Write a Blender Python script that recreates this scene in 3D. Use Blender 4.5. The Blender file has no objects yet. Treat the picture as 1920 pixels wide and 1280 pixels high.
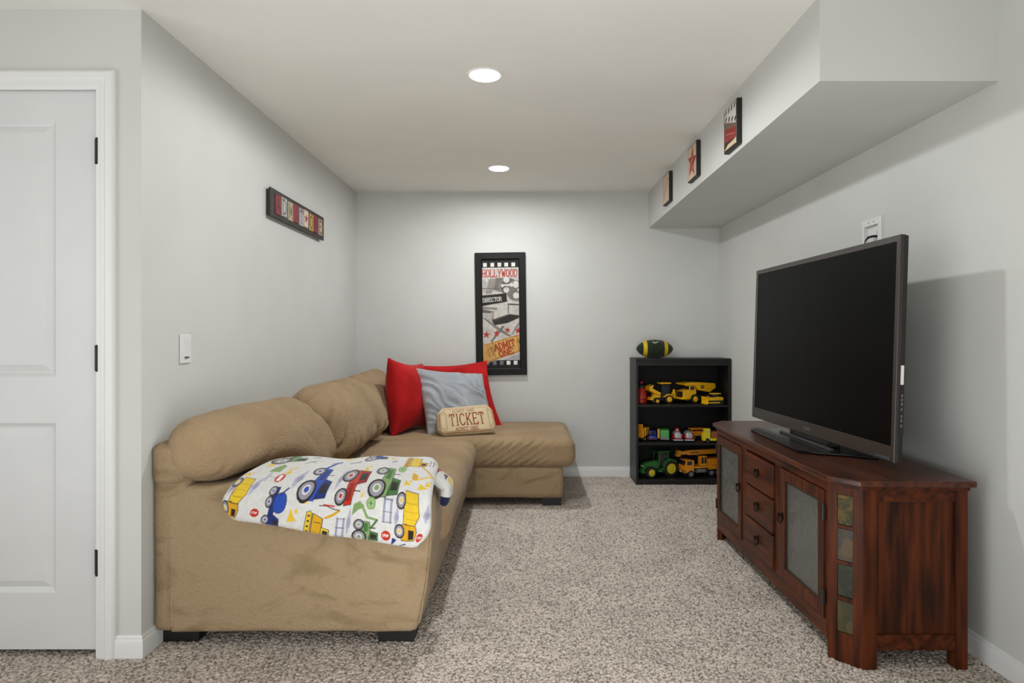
import bpy, bmesh, math, random
import numpy as np
from mathutils import Vector, Matrix, noise
random.seed(7); rng = np.random.default_rng(7)
PI = math.pi
S = bpy.context.scene
COL = S.collection

# ------------------------------------------------------------------ camera, light, exposure
F = 1200.0                      # focal length in pixels of the 1920 px wide frame
CZ = 1.173                      # camera height
YB = 5.313                      # back wall
H = 2.36                        # ceiling height
cam_d = bpy.data.cameras.new('camera'); cam = bpy.data.objects.new('camera', cam_d); COL.objects.link(cam)
cam_d.sensor_width = 36; cam_d.lens = 36 * F / 1920
cam_d.shift_x = -23 / 1920; cam_d.shift_y = -12 / 1920
cam.location = (0, 0, CZ); cam.rotation_euler = (PI / 2, 0, 0)
cam_d.clip_start = 0.02
S.camera = cam
w = bpy.data.worlds.new('world'); S.world = w; w.use_nodes = True
w.node_tree.nodes['Background'].inputs[0].default_value = (0.9, 0.95, 1, 1)
w.node_tree.nodes['Background'].inputs[1].default_value = 0.3
S.view_settings.view_transform = 'Standard'; S.view_settings.look = 'None'
S.view_settings.gamma = 1; S.view_settings.use_curve_mapping = False
S.view_settings.exposure = 0.0
# ceiling lamps: x, y, watts spread wide by the diffuser, watts straight down
LAMPS = [(-.18, 2.92, 47, 1), (-.18, 4.55, 4, 14), (-.18, 1.29, 1, 0), (-.18, -.34, 1, 0), (-.18, -1.97, 1, 0), (-2.0, 1.0, 1, 0), (-2.0, -1.2, 1, 0)]
WHITE = (.98, .99, 1.01)
def area(name, shape, sx, sy, watts, loc, rot):
    d = bpy.data.lights.new(name, 'AREA'); o = bpy.data.objects.new(name, d); COL.objects.link(o)
    d.shape = shape; d.size = sx; d.size_y = sy; d.energy = watts; d.color = WHITE; o.location = loc; o.rotation_euler = rot
# added unseen fill: from behind and left of camera, and upward to the ceiling
area('fill_rear', 'RECTANGLE', 3.4, 1.9, 33, (-.6, -2.85, 1.25), (PI / 2, 0, 0))
area('fill_left', 'RECTANGLE', 3.0, 1.9, 38, (-3.05, -.3, 1.2), (PI / 2, 0, -PI / 2))
area('fill_up', 'DISK', 2.0, 2.0, 20, (0, .5, .6), (math.radians(145), 0, 0))
area('fill_up_low', 'DISK', 1.2, 1.2, 8, (0, 1.6, .2), (math.radians(140), 0, 0))

# ------------------------------------------------------------------ helpers
def lin(c):
    if isinstance(c, str):
        c = c.lstrip('#'); c = [int(c[i:i + 2], 16) / 255 for i in (0, 2, 4)]
    return tuple(x / 12.92 if x <= .04045 else ((x + .055) / 1.055) ** 2.4 for x in c)

def new_mat(name):
    m = bpy.data.materials.new(name); m.use_nodes = True
    return m, m.node_tree.nodes, m.node_tree.links, m.node_tree.nodes['Principled BSDF']

_mc = {}
def pm(col, rough=.5, metal=0, spec=.5, name=None, emit=0):
    k = (col, rough, metal, spec, emit)
    if k in _mc: return _mc[k]
    m, N, L, B = new_mat(name or 'plain_' + str(len(_mc)))
    B.inputs['Base Color'].default_value = (*lin(col), 1); B.inputs['Roughness'].default_value = rough
    B.inputs['Metallic'].default_value = metal; B.inputs['Specular IOR Level'].default_value = spec
    if emit:
        B.inputs['Emission Color'].default_value = (*lin(col), 1); B.inputs['Emission Strength'].default_value = emit
    _mc[k] = m; return m

def noisy(name, c1, c2, scale, rough=.8, stretch=(1, 1, 1), bump=0, bscale=None, lo=.35, hi=.65, detail=4, spec=.3, sheen=0, dist=0, bdist=.01, pebble=False):
    m, N, L, B = new_mat(name)
    tc = N.new('ShaderNodeTexCoord'); mp = N.new('ShaderNodeMapping'); mp.inputs['Scale'].default_value = stretch
    L.new(tc.outputs['Object'], mp.inputs['Vector'])
    n = N.new('ShaderNodeTexNoise'); n.inputs['Scale'].default_value = scale; n.inputs['Detail'].default_value = detail
    n.inputs['Distortion'].default_value = dist
    L.new(mp.outputs[0], n.inputs['Vector'])
    r = N.new('ShaderNodeValToRGB'); r.color_ramp.elements[0].position = lo; r.color_ramp.elements[1].position = hi
    r.color_ramp.elements[0].color = (*lin(c1), 1); r.color_ramp.elements[1].color = (*lin(c2), 1)
    L.new(n.outputs['Fac'], r.inputs[0]); L.new(r.outputs[0], B.inputs['Base Color'])
    B.inputs['Roughness'].default_value = rough; B.inputs['Specular IOR Level'].default_value = spec
    if sheen:
        B.inputs['Sheen Weight'].default_value = sheen; B.inputs['Sheen Roughness'].default_value = .4
    if bump:
        n2 = N.new('ShaderNodeTexNoise'); n2.inputs['Scale'].default_value = bscale * (.35 if pebble else 1); n2.inputs['Detail'].default_value = 3
        L.new(tc.outputs['Object'], n2.inputs['Vector'])
        b = N.new('ShaderNodeBump'); b.inputs['Strength'].default_value = bump; b.inputs['Distance'].default_value = bdist
        hsrc = n2.outputs['Fac']
        if pebble:      # crinkled nap: small uneven cells warped by the coarser noise
            wp = N.new('ShaderNodeVectorMath'); wp.operation = 'SCALE'; wp.inputs['Scale'].default_value = .05; L.new(n2.outputs['Color'], wp.inputs[0])
            ad = N.new('ShaderNodeVectorMath'); L.new(tc.outputs['Object'], ad.inputs[0]); L.new(wp.outputs[0], ad.inputs[1])
            vo = N.new('ShaderNodeTexVoronoi'); vo.feature = 'SMOOTH_F1'; vo.inputs['Scale'].default_value = bscale; vo.inputs['Smoothness'].default_value = .6
            L.new(ad.outputs[0], vo.inputs['Vector']); hsrc = vo.outputs['Distance']
        L.new(hsrc, b.inputs['Height']); L.new(b.outputs[0], B.inputs['Normal'])
    return m

def print_mat(name, rough=.8, spec=.3, bump=0, bscale=600, sheen=0):
    m, N, L, B = new_mat(name)
    a = N.new('ShaderNodeAttribute'); a.attribute_name = 'print'
    L.new(a.outputs['Color'], B.inputs['Base Color'])
    B.inputs['Roughness'].default_value = rough; B.inputs['Specular IOR Level'].default_value = spec
    B.inputs['Sheen Weight'].default_value = sheen
    if bump:
        tc = N.new('ShaderNodeTexCoord'); n2 = N.new('ShaderNodeTexNoise'); n2.inputs['Scale'].default_value = bscale
        L.new(tc.outputs['Object'], n2.inputs['Vector'])
        b = N.new('ShaderNodeBump'); b.inputs['Strength'].default_value = bump; b.inputs['Distance'].default_value = .003
        L.new(n2.outputs['Fac'], b.inputs['Height']); L.new(b.outputs[0], B.inputs['Normal'])
    return m

def wood_mat(name, vertical=True, rough=.4, spec=.18):
    m, N, L, B = new_mat(name)
    tc = N.new('ShaderNodeTexCoord'); mp = N.new('ShaderNodeMapping')
    mp.inputs['Scale'].default_value = (30, 30, 2.2) if vertical else (30, 2.2, 30)
    L.new(tc.outputs['Object'], mp.inputs['Vector'])
    g = N.new('ShaderNodeTexNoise'); g.inputs['Scale'].default_value = 1.6; g.inputs['Detail'].default_value = 6
    L.new(mp.outputs[0], g.inputs['Vector'])
    r = N.new('ShaderNodeValToRGB')
    r.color_ramp.elements[0].position = .3; r.color_ramp.elements[0].color = (*lin('#2a130a'), 1)
    r.color_ramp.elements[1].position = .72; r.color_ramp.elements[1].color = (*lin('#5e2c12'), 1)
    L.new(g.outputs['Fac'], r.inputs[0])
    mp2 = N.new('ShaderNodeMapping'); mp2.inputs['Scale'].default_value = (9, 9, 2.4) if vertical else (9, 2.4, 9)
    L.new(tc.outputs['Object'], mp2.inputs['Vector'])
    d = N.new('ShaderNodeTexNoise'); d.inputs['Scale'].default_value = 1.0; d.inputs['Detail'].default_value = 2
    L.new(mp2.outputs[0], d.inputs['Vector'])
    r2 = N.new('ShaderNodeValToRGB'); r2.color_ramp.elements[0].position = .54; r2.color_ramp.elements[1].position = .74
    r2.color_ramp.elements[1].color = (.85, .85, .85, 1)
    L.new(d.outputs['Fac'], r2.inputs[0])
    mx = N.new('ShaderNodeMix'); mx.data_type = 'RGBA'
    L.new(r2.outputs[0], mx.inputs['Factor']); L.new(r.outputs[0], mx.inputs['A']); mx.inputs['B'].default_value = (*lin('#170c07'), 1)
    L.new(mx.outputs['Result'], B.inputs['Base Color'])
    B.inputs['Roughness'].default_value = rough; B.inputs['Specular IOR Level'].default_value = spec
    bp = N.new('ShaderNodeBump'); bp.inputs['Strength'].default_value = .12; bp.inputs['Distance'].default_value = .002
    L.new(g.outputs['Fac'], bp.inputs['Height']); L.new(bp.outputs[0], B.inputs['Normal'])
    return m

def bx(bm, x0, x1, y0, y1, z0, z1, b=0, seg=2):
    v = [bm.verts.new((x, y, z)) for x in (x0, x1) for y in (y0, y1) for z in (z0, z1)]
    f = [bm.faces.new([v[i] for i in q]) for q in ((0, 1, 3, 2), (4, 6, 7, 5), (0, 4, 5, 1), (2, 3, 7, 6), (0, 2, 6, 4), (1, 5, 7, 3))]
    if b:
        es = {e for a in f for e in a.edges}
        bmesh.ops.bevel(bm, geom=list(es), offset=b, segments=seg, profile=.5, affect='EDGES', clamp_overlap=True)
    return bm

def prism(bm, pts, axis, a0, a1, b=0):
    """outline pts (2d) extruded along axis: 'x' -> pts are (y,z); 'y' -> (x,z); 'z' -> (x,y)"""
    def P(p, a):
        return {'x': (a, p[0], p[1]), 'y': (p[0], a, p[1]), 'z': (p[0], p[1], a)}[axis]
    A = [bm.verts.new(P(p, a0)) for p in pts]; Bv = [bm.verts.new(P(p, a1)) for p in pts]
    n = len(pts); fs = [bm.faces.new(A), bm.faces.new(Bv[::-1])]
    for i in range(n): fs.append(bm.faces.new([A[i], Bv[i], Bv[(i + 1) % n], A[(i + 1) % n]]))
    bmesh.ops.recalc_face_normals(bm, faces=fs)
    if b:
        es = {e for a in fs for e in a.edges}
        bmesh.ops.bevel(bm, geom=list(es), offset=b, segments=2, profile=.5, affect='EDGES', clamp_overlap=True)
    return bm

def lathe(bm, prof, origin=(0, 0, 0), axis='z', seg=24):
    """prof: (radius, height) list revolved about axis"""
    o = Vector(origin); rings = []
    for r, h in prof:
        ring = []
        for k in range(seg):
            a = 2 * PI * k / seg; c, s = r * math.cos(a), r * math.sin(a)
            p = {'z': (c, s, h), 'y': (c, h, s), 'x': (h, c, s)}[axis]
            ring.append(bm.verts.new(o + Vector(p)))
        rings.append(ring)
    fs = []
    for a, b in zip(rings, rings[1:]):
        for k in range(seg): fs.append(bm.faces.new([a[k], a[(k + 1) % seg], b[(k + 1) % seg], b[k]]))
    fs.append(bm.faces.new(rings[0][::-1])); fs.append(bm.faces.new(rings[-1]))
    bmesh.ops.recalc_face_normals(bm, faces=fs)
    return bm

def tube(bm, pts, r, seg=10):
    pts = [Vector(p) for p in pts]; rings = []
    for i, p in enumerate(pts):
        t = (pts[min(i + 1, len(pts) - 1)] - pts[max(i - 1, 0)]).normalized()
        up = Vector((0, 0, 1)) if abs(t.z) < .9 else Vector((1, 0, 0))
        a = t.cross(up).normalized(); b = a.cross(t)
        rr = r[i] if isinstance(r, (list, tuple)) else r
        rings.append([bm.verts.new(p + rr * (math.cos(2 * PI * k / seg) * a + math.sin(2 * PI * k / seg) * b)) for k in range(seg)])
    fs = []
    for a, b in zip(rings, rings[1:]):
        for k in range(seg): fs.append(bm.faces.new([a[k], b[k], b[(k + 1) % seg], a[(k + 1) % seg]]))
    fs.append(bm.faces.new(rings[0])); fs.append(bm.faces.new(rings[-1][::-1]))
    bmesh.ops.recalc_face_normals(bm, faces=fs)
    return bm

def torus(bm, c, R, r, axis='x', seg=24, ms=8):
    c = Vector(c); rings = []
    for i in range(seg):
        a = 2 * PI * i / seg; ring = []
        for j in range(ms):
            q = 2 * PI * j / ms; rad = R + r * math.cos(q); h = r * math.sin(q)
            u, v = rad * math.cos(a), rad * math.sin(a)
            ring.append(bm.verts.new(c + Vector({'x': (h, u, v), 'y': (u, h, v), 'z': (u, v, h)}[axis])))
        rings.append(ring)
    fs = []
    for i in range(seg):
        a, b = rings[i], rings[(i + 1) % seg]
        for j in range(ms): fs.append(bm.faces.new([a[j], a[(j + 1) % ms], b[(j + 1) % ms], b[j]]))
    bmesh.ops.recalc_face_normals(bm, faces=fs)
    return bm

def rgrid(lo_, hi_, r, n=24, deform=None, fold=None):
    """rounded box as a dense grid; r = (rx,ry,rz); deform(co)->co ; fold(co, nrm)->offset along nrm"""
    lo_ = np.array(lo_); hi_ = np.array(hi_); c = (lo_ + hi_) / 2; h = (hi_ - lo_) / 2
    r = np.minimum(np.array(r if hasattr(r, '__len__') else (r,) * 3, float), h * .999)
    nn = n if hasattr(n, '__len__') else (n,) * 3
    bm = bmesh.new(); cache = {}
    def V(k):
        if k in cache: return cache[k]
        p = np.array([-1 + 2 * k[i] / nn[i] for i in range(3)]) * h
        inner = np.clip(p, -(h - r), h - r); d = (p - inner) / r; L = np.linalg.norm(d)
        q = inner + (d / L) * r if L > 0 else p
        nr = (d / r); nr = nr / (np.linalg.norm(nr) + 1e-9)
        co = c + q
        if fold: co = co + nr * fold(co, nr)
        if deform: co = deform(co)
        cache[k] = bm.verts.new(tuple(co)); return cache[k]
    for ax in range(3):
        o1, o2 = [(1, 2), (2, 0), (0, 1)][ax]
        for side in (0, nn[ax]):
            for i in range(nn[o1]):
                for j in range(nn[o2]):
                    ks = []
                    for di, dj in ((0, 0), (1, 0), (1, 1), (0, 1)):
                        k = [0, 0, 0]; k[ax] = side; k[o1] = i + di; k[o2] = j + dj; ks.append(tuple(k))
                    if side == 0: ks = ks[::-1]
                    bm.faces.new([V(k) for k in ks])
    return bm

def rects(bm, loops):
    """loft of rectangles: each loop = 4 points"""
    prev = None; fs = []
    for lp in loops:
        vs = [bm.verts.new(p) for p in lp]
        if prev:
            for i in range(4): fs.append(bm.faces.new([prev[i], prev[(i + 1) % 4], vs[(i + 1) % 4], vs[i]]))
        prev = vs
    return prev, fs

def base_of(o):
    p = Vector((0, 0, 0))
    while o is not None: p = p + o.location; o = o.parent
    return p

def obj(name, bm, mat, parent=None, world=True, sharp=21, smooth=True):
    me = bpy.data.meshes.new(name)
    if isinstance(bm, bmesh.types.BMesh):
        if smooth:
            ca = math.radians(sharp); bmesh.ops.recalc_face_normals(bm, faces=bm.faces); bm.normal_update()
            for f in bm.faces: f.smooth = True
            for e in bm.edges:
                if len(e.link_faces) == 2 and e.calc_face_angle(0) > ca: e.smooth = False
        bm.to_mesh(me); bm.free()
    else:
        me.from_pydata(bm[0], [], bm[1]); me.polygons.foreach_set('use_smooth', [True] * len(bm[1]))
        if len(bm) > 2:
            a = me.color_attributes.new('print', 'FLOAT_COLOR', 'POINT'); a.data.foreach_set('color', np.ascontiguousarray(bm[2], np.float32).ravel())
    if mat: me.materials.append(mat)
    o = bpy.data.objects.new(name, me); COL.objects.link(o)
    if parent is not None:
        o.parent = parent
        if world: me.transform(Matrix.Translation(-base_of(parent)))
    me.update()
    return o

def thing(name, label, cat, loc=(0, 0, 0), rotz=0, group=None):
    o = bpy.data.objects.new(name, None); COL.objects.link(o); o.empty_display_size = .05
    o.location = loc; o.rotation_euler = (0, 0, rotz); o['label'] = label; o['category'] = cat
    if group: o['group'] = group
    return o

def tag(o, label, cat, group=None):
    o['label'] = label; o['category'] = cat
    if group: o['group'] = group
    return o

def struct(name, bm, mat, parent=None, **k):
    o = obj(name, bm, mat, parent, **k)
    if parent is None: o['kind'] = 'structure'
    return o

def box_obj(name, mat, parent, *a, b=0, world=True):
    return obj(name, bx(bmesh.new(), *a, b=b), mat, parent, world)

# ------------------------------------------------------------------ flat prints painted onto vertex grids
LET = {'A': [[(0, 0), (.5, 1), (1, 0)], [(.22, .36), (.78, .36)]],
 'C': [[(.95, .8), (.75, .98), (.5, 1), (.2, .92), (.02, .65), (.02, .35), (.2, .08), (.5, 0), (.75, .02), (.97, .22)]],
 'D': [[(.1, 0), (.1, 1)], [(.1, 1), (.55, 1), (.9, .8), (1, .5), (.9, .2), (.55, 0), (.1, 0)]],
 'E': [[(.1, 0), (.1, 1)], [(.1, 1), (.95, 1), (.95, .8)], [(.1, .52), (.7, .52)], [(.1, 0), (.95, 0), (.95, .2)]],
 'H': [[(.1, 0), (.1, 1)], [(.9, 0), (.9, 1)], [(.1, .5), (.9, .5)]],
 'I': [[(.5, 0), (.5, 1)]],
 'K': [[(.1, 0), (.1, 1)], [(.1, .4), (.95, 1)], [(.35, .6), (1, 0)]],
 'L': [[(.1, 1), (.1, 0)], [(.1, 0), (.95, 0), (.95, .22)]],
 'M': [[(.05, 0), (.08, 1)], [(.08, 1), (.5, .2), (.92, 1)], [(.92, 1), (.95, 0)]],
 'N': [[(.08, 0), (.08, 1)], [(.08, 1), (.92, 0)], [(.92, 0), (.92, 1)]],
 'O': [[(.5, 1), (.2, .92), (.02, .65), (.02, .35), (.2, .08), (.5, 0), (.8, .08), (.98, .35), (.98, .65), (.8, .92), (.5, 1)]],
 'P': [[(.1, 0), (.1, 1)], [(.1, 1), (.7, 1), (.95, .85), (.95, .62), (.7, .47), (.1, .47)]],
 'R': [[(.1, 0), (.1, 1)], [(.1, 1), (.7, 1), (.93, .85), (.93, .64), (.7, .5), (.1, .5)], [(.55, .5), (1, 0)]],
 'S': [[(.92, .82), (.75, .98), (.4, 1), (.1, .88), (.08, .68), (.3, .54), (.75, .45), (.95, .28), (.85, .08), (.5, 0), (.2, .03), (.05, .2)]],
 'T': [[(.5, 0), (.5, 1)], [(.03, .78), (.03, 1), (.97, 1), (.97, .78)]],
 'W': [[(0, 1), (.28, 0), (.5, .75), (.72, 0), (1, 1)]],
 'Y': [[(.5, 0), (.5, .45)], [(0, 1), (.5, .45), (1, 1)]],
 '2': [[(.05, .75), (.25, .98), (.7, .98), (.92, .75), (.8, .5), (.05, 0), (.95, 0)]],
 '3': [[(.08, .85), (.3, 1), (.75, .98), (.9, .75), (.7, .54), (.4, .52)], [(.7, .54), (.95, .3), (.75, .03), (.3, 0), (.05, .15)]],
 '7': [[(.05, 1), (.95, 1), (.35, 0)]],
 '8': [[(.5, .53), (.15, .65), (.15, .9), (.5, 1), (.85, .9), (.85, .65), (.5, .53), (.08, .35), (.1, .1), (.5, 0), (.9, .1), (.92, .35), (.5, .53)]],
 '9': [[(.9, .6), (.6, .45), (.2, .5), (.08, .75), (.3, .98), (.7, .98), (.92, .75), (.85, .3), (.4, 0)]]}

class Canvas:
    def __init__(s, W, Hh, nx, ny, bg, ss=2):
        s.W, s.H, s.nx, s.ny, s.ss = W, Hh, nx, ny, ss
        s.mx, s.my = (nx + 1) * ss, (ny + 1) * ss
        s.a = np.empty((s.my, s.mx, 3)); s.a[:] = lin(bg)
        s.X = (np.arange(s.mx) + .5) / s.mx * W; s.Y = (np.arange(s.my) + .5) / s.my * Hh
    def poly(s, pts, col, rot=0, c=None, alpha=1):
        p = np.array(pts, float)
        if rot:
            c = np.array(c if c is not None else p.mean(0)); q = p - c
            p = np.stack([q[:, 0] * math.cos(rot) - q[:, 1] * math.sin(rot), q[:, 0] * math.sin(rot) + q[:, 1] * math.cos(rot)], 1) + c
        i0, i1 = np.searchsorted(s.X, [p[:, 0].min(), p[:, 0].max()]); j0, j1 = np.searchsorted(s.Y, [p[:, 1].min(), p[:, 1].max()])
        if i1 <= i0 or j1 <= j0: return
        x = s.X[i0:i1][None, :]; y = s.Y[j0:j1][:, None]; m = np.zeros((j1 - j0, i1 - i0), bool)
        for (xa, ya), (xb, yb) in zip(p, np.roll(p, -1, 0)):
            if ya == yb: continue
            m ^= ((ya > y) != (yb > y)) & (x < (xb - xa) * (y - ya) / (yb - ya) + xa)
        sub = s.a[j0:j1, i0:i1]; sub[m] = sub[m] * (1 - alpha) + np.array(lin(col)) * alpha
    def rect(s, x0, y0, x1, y1, col, rot=0, c=None): s.poly([(x0, y0), (x1, y0), (x1, y1), (x0, y1)], col, rot, c)
    def ell(s, cx, cy, rx, ry, col, n=20, alpha=1, ph=0):
        s.poly([(cx + rx * math.cos(2 * PI * (k + ph) / n), cy + ry * math.sin(2 * PI * (k + ph) / n)) for k in range(n)], col, alpha=alpha)
    def line(s, pts, w_, col):
        for (xa, ya), (xb, yb) in zip(pts, pts[1:]):
            d = math.hypot(xb - xa, yb - ya) or 1e-9; ex, ey = (xb - xa) / d * w_ / 2, (yb - ya) / d * w_ / 2
            s.poly([(xa - ex * .6 - ey, ya - ey * .6 + ex), (xb + ex * .6 - ey, yb + ey * .6 + ex), (xb + ex * .6 + ey, yb + ey * .6 - ex), (xa - ex * .6 + ey, ya - ey * .6 - ex)], col)
    def text(s, t, x, y, wd, h, wt, col, rot=0, serif=True, gap=.3, fill=None):
        """t set with its lower left corner at x,y, wd = letter width, wt = stroke weight"""
        ca, sa = math.cos(rot), math.sin(rot); px = 0
        T = lambda a, b: (x + a * ca - b * sa, y + a * sa + b * ca)
        for ch in t:
            if ch == ' ': px += wd * .8; continue
            k = .35 if ch == 'I' else (1.2 if ch in 'MW' else 1)
            for pl in LET[ch]:
                s.line([T(px + a * wd * k, b * h) for a, b in pl], wt, col)
                if serif:
                    for a, b in (pl[0], pl[-1]):
                        if b in (0, 1) and ch not in 'COSE38927': s.line([T(px + a * wd * k - wd * .2, b * h), T(px + a * wd * k + wd * .2, b * h)], wt * .75, col)
            px += wd * (k + gap)
    def star(s, cx, cy, r, col, rot=0):
        s.poly([(cx + (r if k % 2 == 0 else r * .42) * math.sin(PI * k / 5 + rot), cy + (r if k % 2 == 0 else r * .42) * math.cos(PI * k / 5 + rot)) for k in range(10)], col)
    def grime(s, sc, amt):
        g = rng.random((int(s.H / sc) + 3, int(s.W / sc) + 3)); yi = s.Y / sc; xi = s.X / sc
        y0 = yi.astype(int); x0 = xi.astype(int); fy = (yi - y0)[:, None]; fx = (xi - x0)[None, :]
        v = (g[y0][:, x0] * (1 - fx) + g[y0][:, x0 + 1] * fx) * (1 - fy) + (g[y0 + 1][:, x0] * (1 - fx) + g[y0 + 1][:, x0 + 1] * fx) * fy
        s.a *= (1 - amt + 2 * amt * v)[..., None]
    def cols(s):
        r = s.a.reshape(s.ny + 1, s.ss, s.nx + 1, s.ss, 3).mean((1, 3)).reshape(-1, 3)
        return np.concatenate([np.clip(r, 0, 1), np.ones((len(r), 1))], 1)

def flat_print(cv, origin, eu, ev):
    """a flat printed sheet: origin = lower left, eu / ev unit directions"""
    o, eu, ev = np.array(origin, float), np.array(eu, float), np.array(ev, float)
    u, v = np.meshgrid(np.linspace(0, cv.W, cv.nx + 1), np.linspace(0, cv.H, cv.ny + 1))
    P = o + u[..., None] * eu + v[..., None] * ev
    nx = cv.nx + 1; i, j = np.meshgrid(np.arange(cv.nx), np.arange(cv.ny)); b = (j * nx + i).ravel()
    return P.reshape(-1, 3).tolist(), np.stack([b, b + 1, b + nx + 1, b + nx], 1).tolist(), cv.cols()

def puffy(P, T, color=None):
    """closed pillow-like shell: P (ny,nx,3) mid surface, T (ny,nx) half thickness; color (ny*nx,4) printed on both faces"""
    du = np.gradient(P, axis=1); dv = np.gradient(P, axis=0); n = np.cross(du, dv); n /= np.linalg.norm(n, axis=2, keepdims=True) + 1e-12
    A = (P + n * T[..., None]).reshape(-1, 3); B = (P - n * T[..., None]).reshape(-1, 3)
    ny, nx = T.shape; i, j = np.meshgrid(np.arange(nx - 1), np.arange(ny - 1)); b = (j * nx + i).ravel(); K = nx * ny
    f = np.concatenate([np.stack([b, b + 1, b + nx + 1, b + nx], 1), K + np.stack([b + nx, b + nx + 1, b + 1, b], 1)]).tolist()
    rim = [k for k in range(nx)] + [r * nx + nx - 1 for r in range(1, ny)] + [(ny - 1) * nx + k for k in range(nx - 2, -1, -1)] + [r * nx for r in range(ny - 2, 0, -1)]
    for a, c in zip(rim, rim[1:] + rim[:1]): f.append([a, K + a, K + c, c])
    V = np.concatenate([A, B]).tolist()
    return (V, f) if color is None else (V, f, np.concatenate([color, color]))

def cushion(tl, tr, br, bl, thick, n=44, pinch=.06, wr=.012, seed=0, fx=5, fy=5, diag=0):
    tl, tr, br, bl = (np.array(p, float) for p in (tl, tr, br, bl))
    a = np.sin(np.linspace(-PI / 2, PI / 2, n + 1)); u, v = np.meshgrid(a, a)
    k = pinch
    uu = (u * (1 - k * (1 - v * v)) + 1) / 2; vv = (v * (1 - k * (1 - u * u)) + 1) / 2
    P = ((1 - uu) * (1 - vv))[..., None] * bl + (uu * (1 - vv))[..., None] * br + (uu * vv)[..., None] * tr + ((1 - uu) * vv)[..., None] * tl
    T = thick / 2 * ((1 - u ** 2) * (1 - v ** 2)) ** .5 + .004
    W = np.zeros_like(T)
    for j in range(n + 1):
        for i in range(n + 1):
            x, y = uu[j, i], vv[j, i]
            w_ = noise.noise(Vector((x * fx, y * fy, seed)))
            if diag:
                d1, d2 = x * .70 + y * .72, x * .72 - y * .70
                q = Vector((d1 * 7.5 + .8 * noise.noise(Vector((x * 4, y * 4, seed + 3))), d2 * 1.6, seed + 9))
                w_ = .5 * w_ + diag * (max(0, 1 - abs(noise.noise(q)) * 3.2) ** 1.5)
            else: w_ += .6 * (1 - abs(noise.noise(Vector((x * fx * .8 + y * 2, y * fy * 1.6, seed + 9)))) * 2.4)
            W[j, i] = w_
    T = T + wr * W * ((1 - u ** 2) * (1 - v ** 2)) ** .25
    return puffy(P, np.maximum(T, .003))

# ------------------------------------------------------------------ materials
M_wall = noisy('wall_paint', '#c9cac6', '#cccdc9', 3, .85, bump=.05, bscale=260, spec=.2, bdist=.002)
M_ceil = noisy('ceiling_paint', '#eae9e2', '#edece5', 3, .9, bump=.05, bscale=200, spec=.15, bdist=.002)
M_trim = pm('#dfe0df', .35, name='white_trim_paint')
M_door = noisy('white_door_paint', '#d0d1d1', '#d4d5d5', 4, .38, bump=.03, bscale=120, spec=.4, stretch=(1, 1, 1), bdist=.001)
M_black = pm('#131212', .45, name='black_metal')
M_sofa = noisy('tan_microfiber', '#8a7659', '#9d886b', 4.5, .85, bump=.55, bscale=95, lo=.32, hi=.5, detail=6, spec=.1, sheen=.08, dist=1.6, bdist=.006, pebble=True, stretch=(1, 1, 1.8))
M_cush = noisy('tan_microfiber_cushion', '#967f62', '#a38c6d', 4, .88, bump=.6, bscale=95, spec=.1, sheen=.1, bdist=.006, pebble=True)
M_foot = pm('#0d0c0c', .5, name='black_plastic')
M_red = noisy('red_cotton', '#a01114', '#ba191b', 6, .8, bump=.15, bscale=220, spec=.2, sheen=.1, bdist=.002)
M_grey = noisy('grey_cotton', '#94999e', '#a2a6aa', 6, .8, bump=.2, bscale=120, spec=.2, sheen=.1, bdist=.003)
M_wv = wood_mat('distressed_wood_upright', True); M_wh = wood_mat('distressed_wood_lengthwise', False)
M_bron = pm('#2a1c14', .35, .8, name='bronze')
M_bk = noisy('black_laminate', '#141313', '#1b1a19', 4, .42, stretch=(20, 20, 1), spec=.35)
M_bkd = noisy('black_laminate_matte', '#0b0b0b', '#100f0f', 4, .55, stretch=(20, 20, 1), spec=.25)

# ------------------------------------------------------------------ room
XL = -1.395; YD = 2.331
def xr(y): return 1.62 + (YB - y) * .012346
YBK = -3.0; XF = -3.2
struct('floor', bx(bmesh.new(), XF - .1, 1.85, YBK - .1, YB + .1, -.1, -.004), noisy('carpet_floor', '#8a8177', '#c6bcb1', 160, .95, spec=.05, detail=2))
struct('ceiling', bx(bmesh.new(), XF - .1, 1.85, YBK - .1, YB + .1, H, H + .1), M_ceil)
struct('wall_back', bx(bmesh.new(), XL - .1, 1.85, YB, YB + .1, 0, H), M_wall)
struct('wall_right', prism(bmesh.new(), [(xr(YB), YB), (xr(YBK), YBK), (xr(YBK) + .1, YBK), (xr(YB) + .1, YB)], 'z', 0, H), M_wall)
struct('wall_left', bx(bmesh.new(), XL - .1, XL, YD + .1, YB, 0, H), M_wall)
bm = bmesh.new(); DX0, DX1, DT = -2.33, -1.548, 2.07
bx(bm, DX1 + .004, XL, YD, YD + .1, 0, H); bx(bm, XF, DX0 - .004, YD, YD + .1, 0, H); bx(bm, DX0 - .004, DX1 + .004, YD, YD + .1, DT + .004, H)
struct('wall_front', bm, M_wall)
struct('wall_far_left', bx(bmesh.new(), XF - .1, XF, YBK, YD + .1, 0, H), M_wall)
struct('wall_rear', bx(bmesh.new(), XF, 1.85, YBK - .1, YBK, 0, H), M_wall)
SX, SZ, SY = 1.032, 2.06, 2.235
struct('soffit', prism(bmesh.new(), [(SX, SY), (xr(SY) + .01, SY), (xr(YB) + .01, YB), (SX, YB)], 'z', SZ, H + .01), M_wall)

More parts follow.
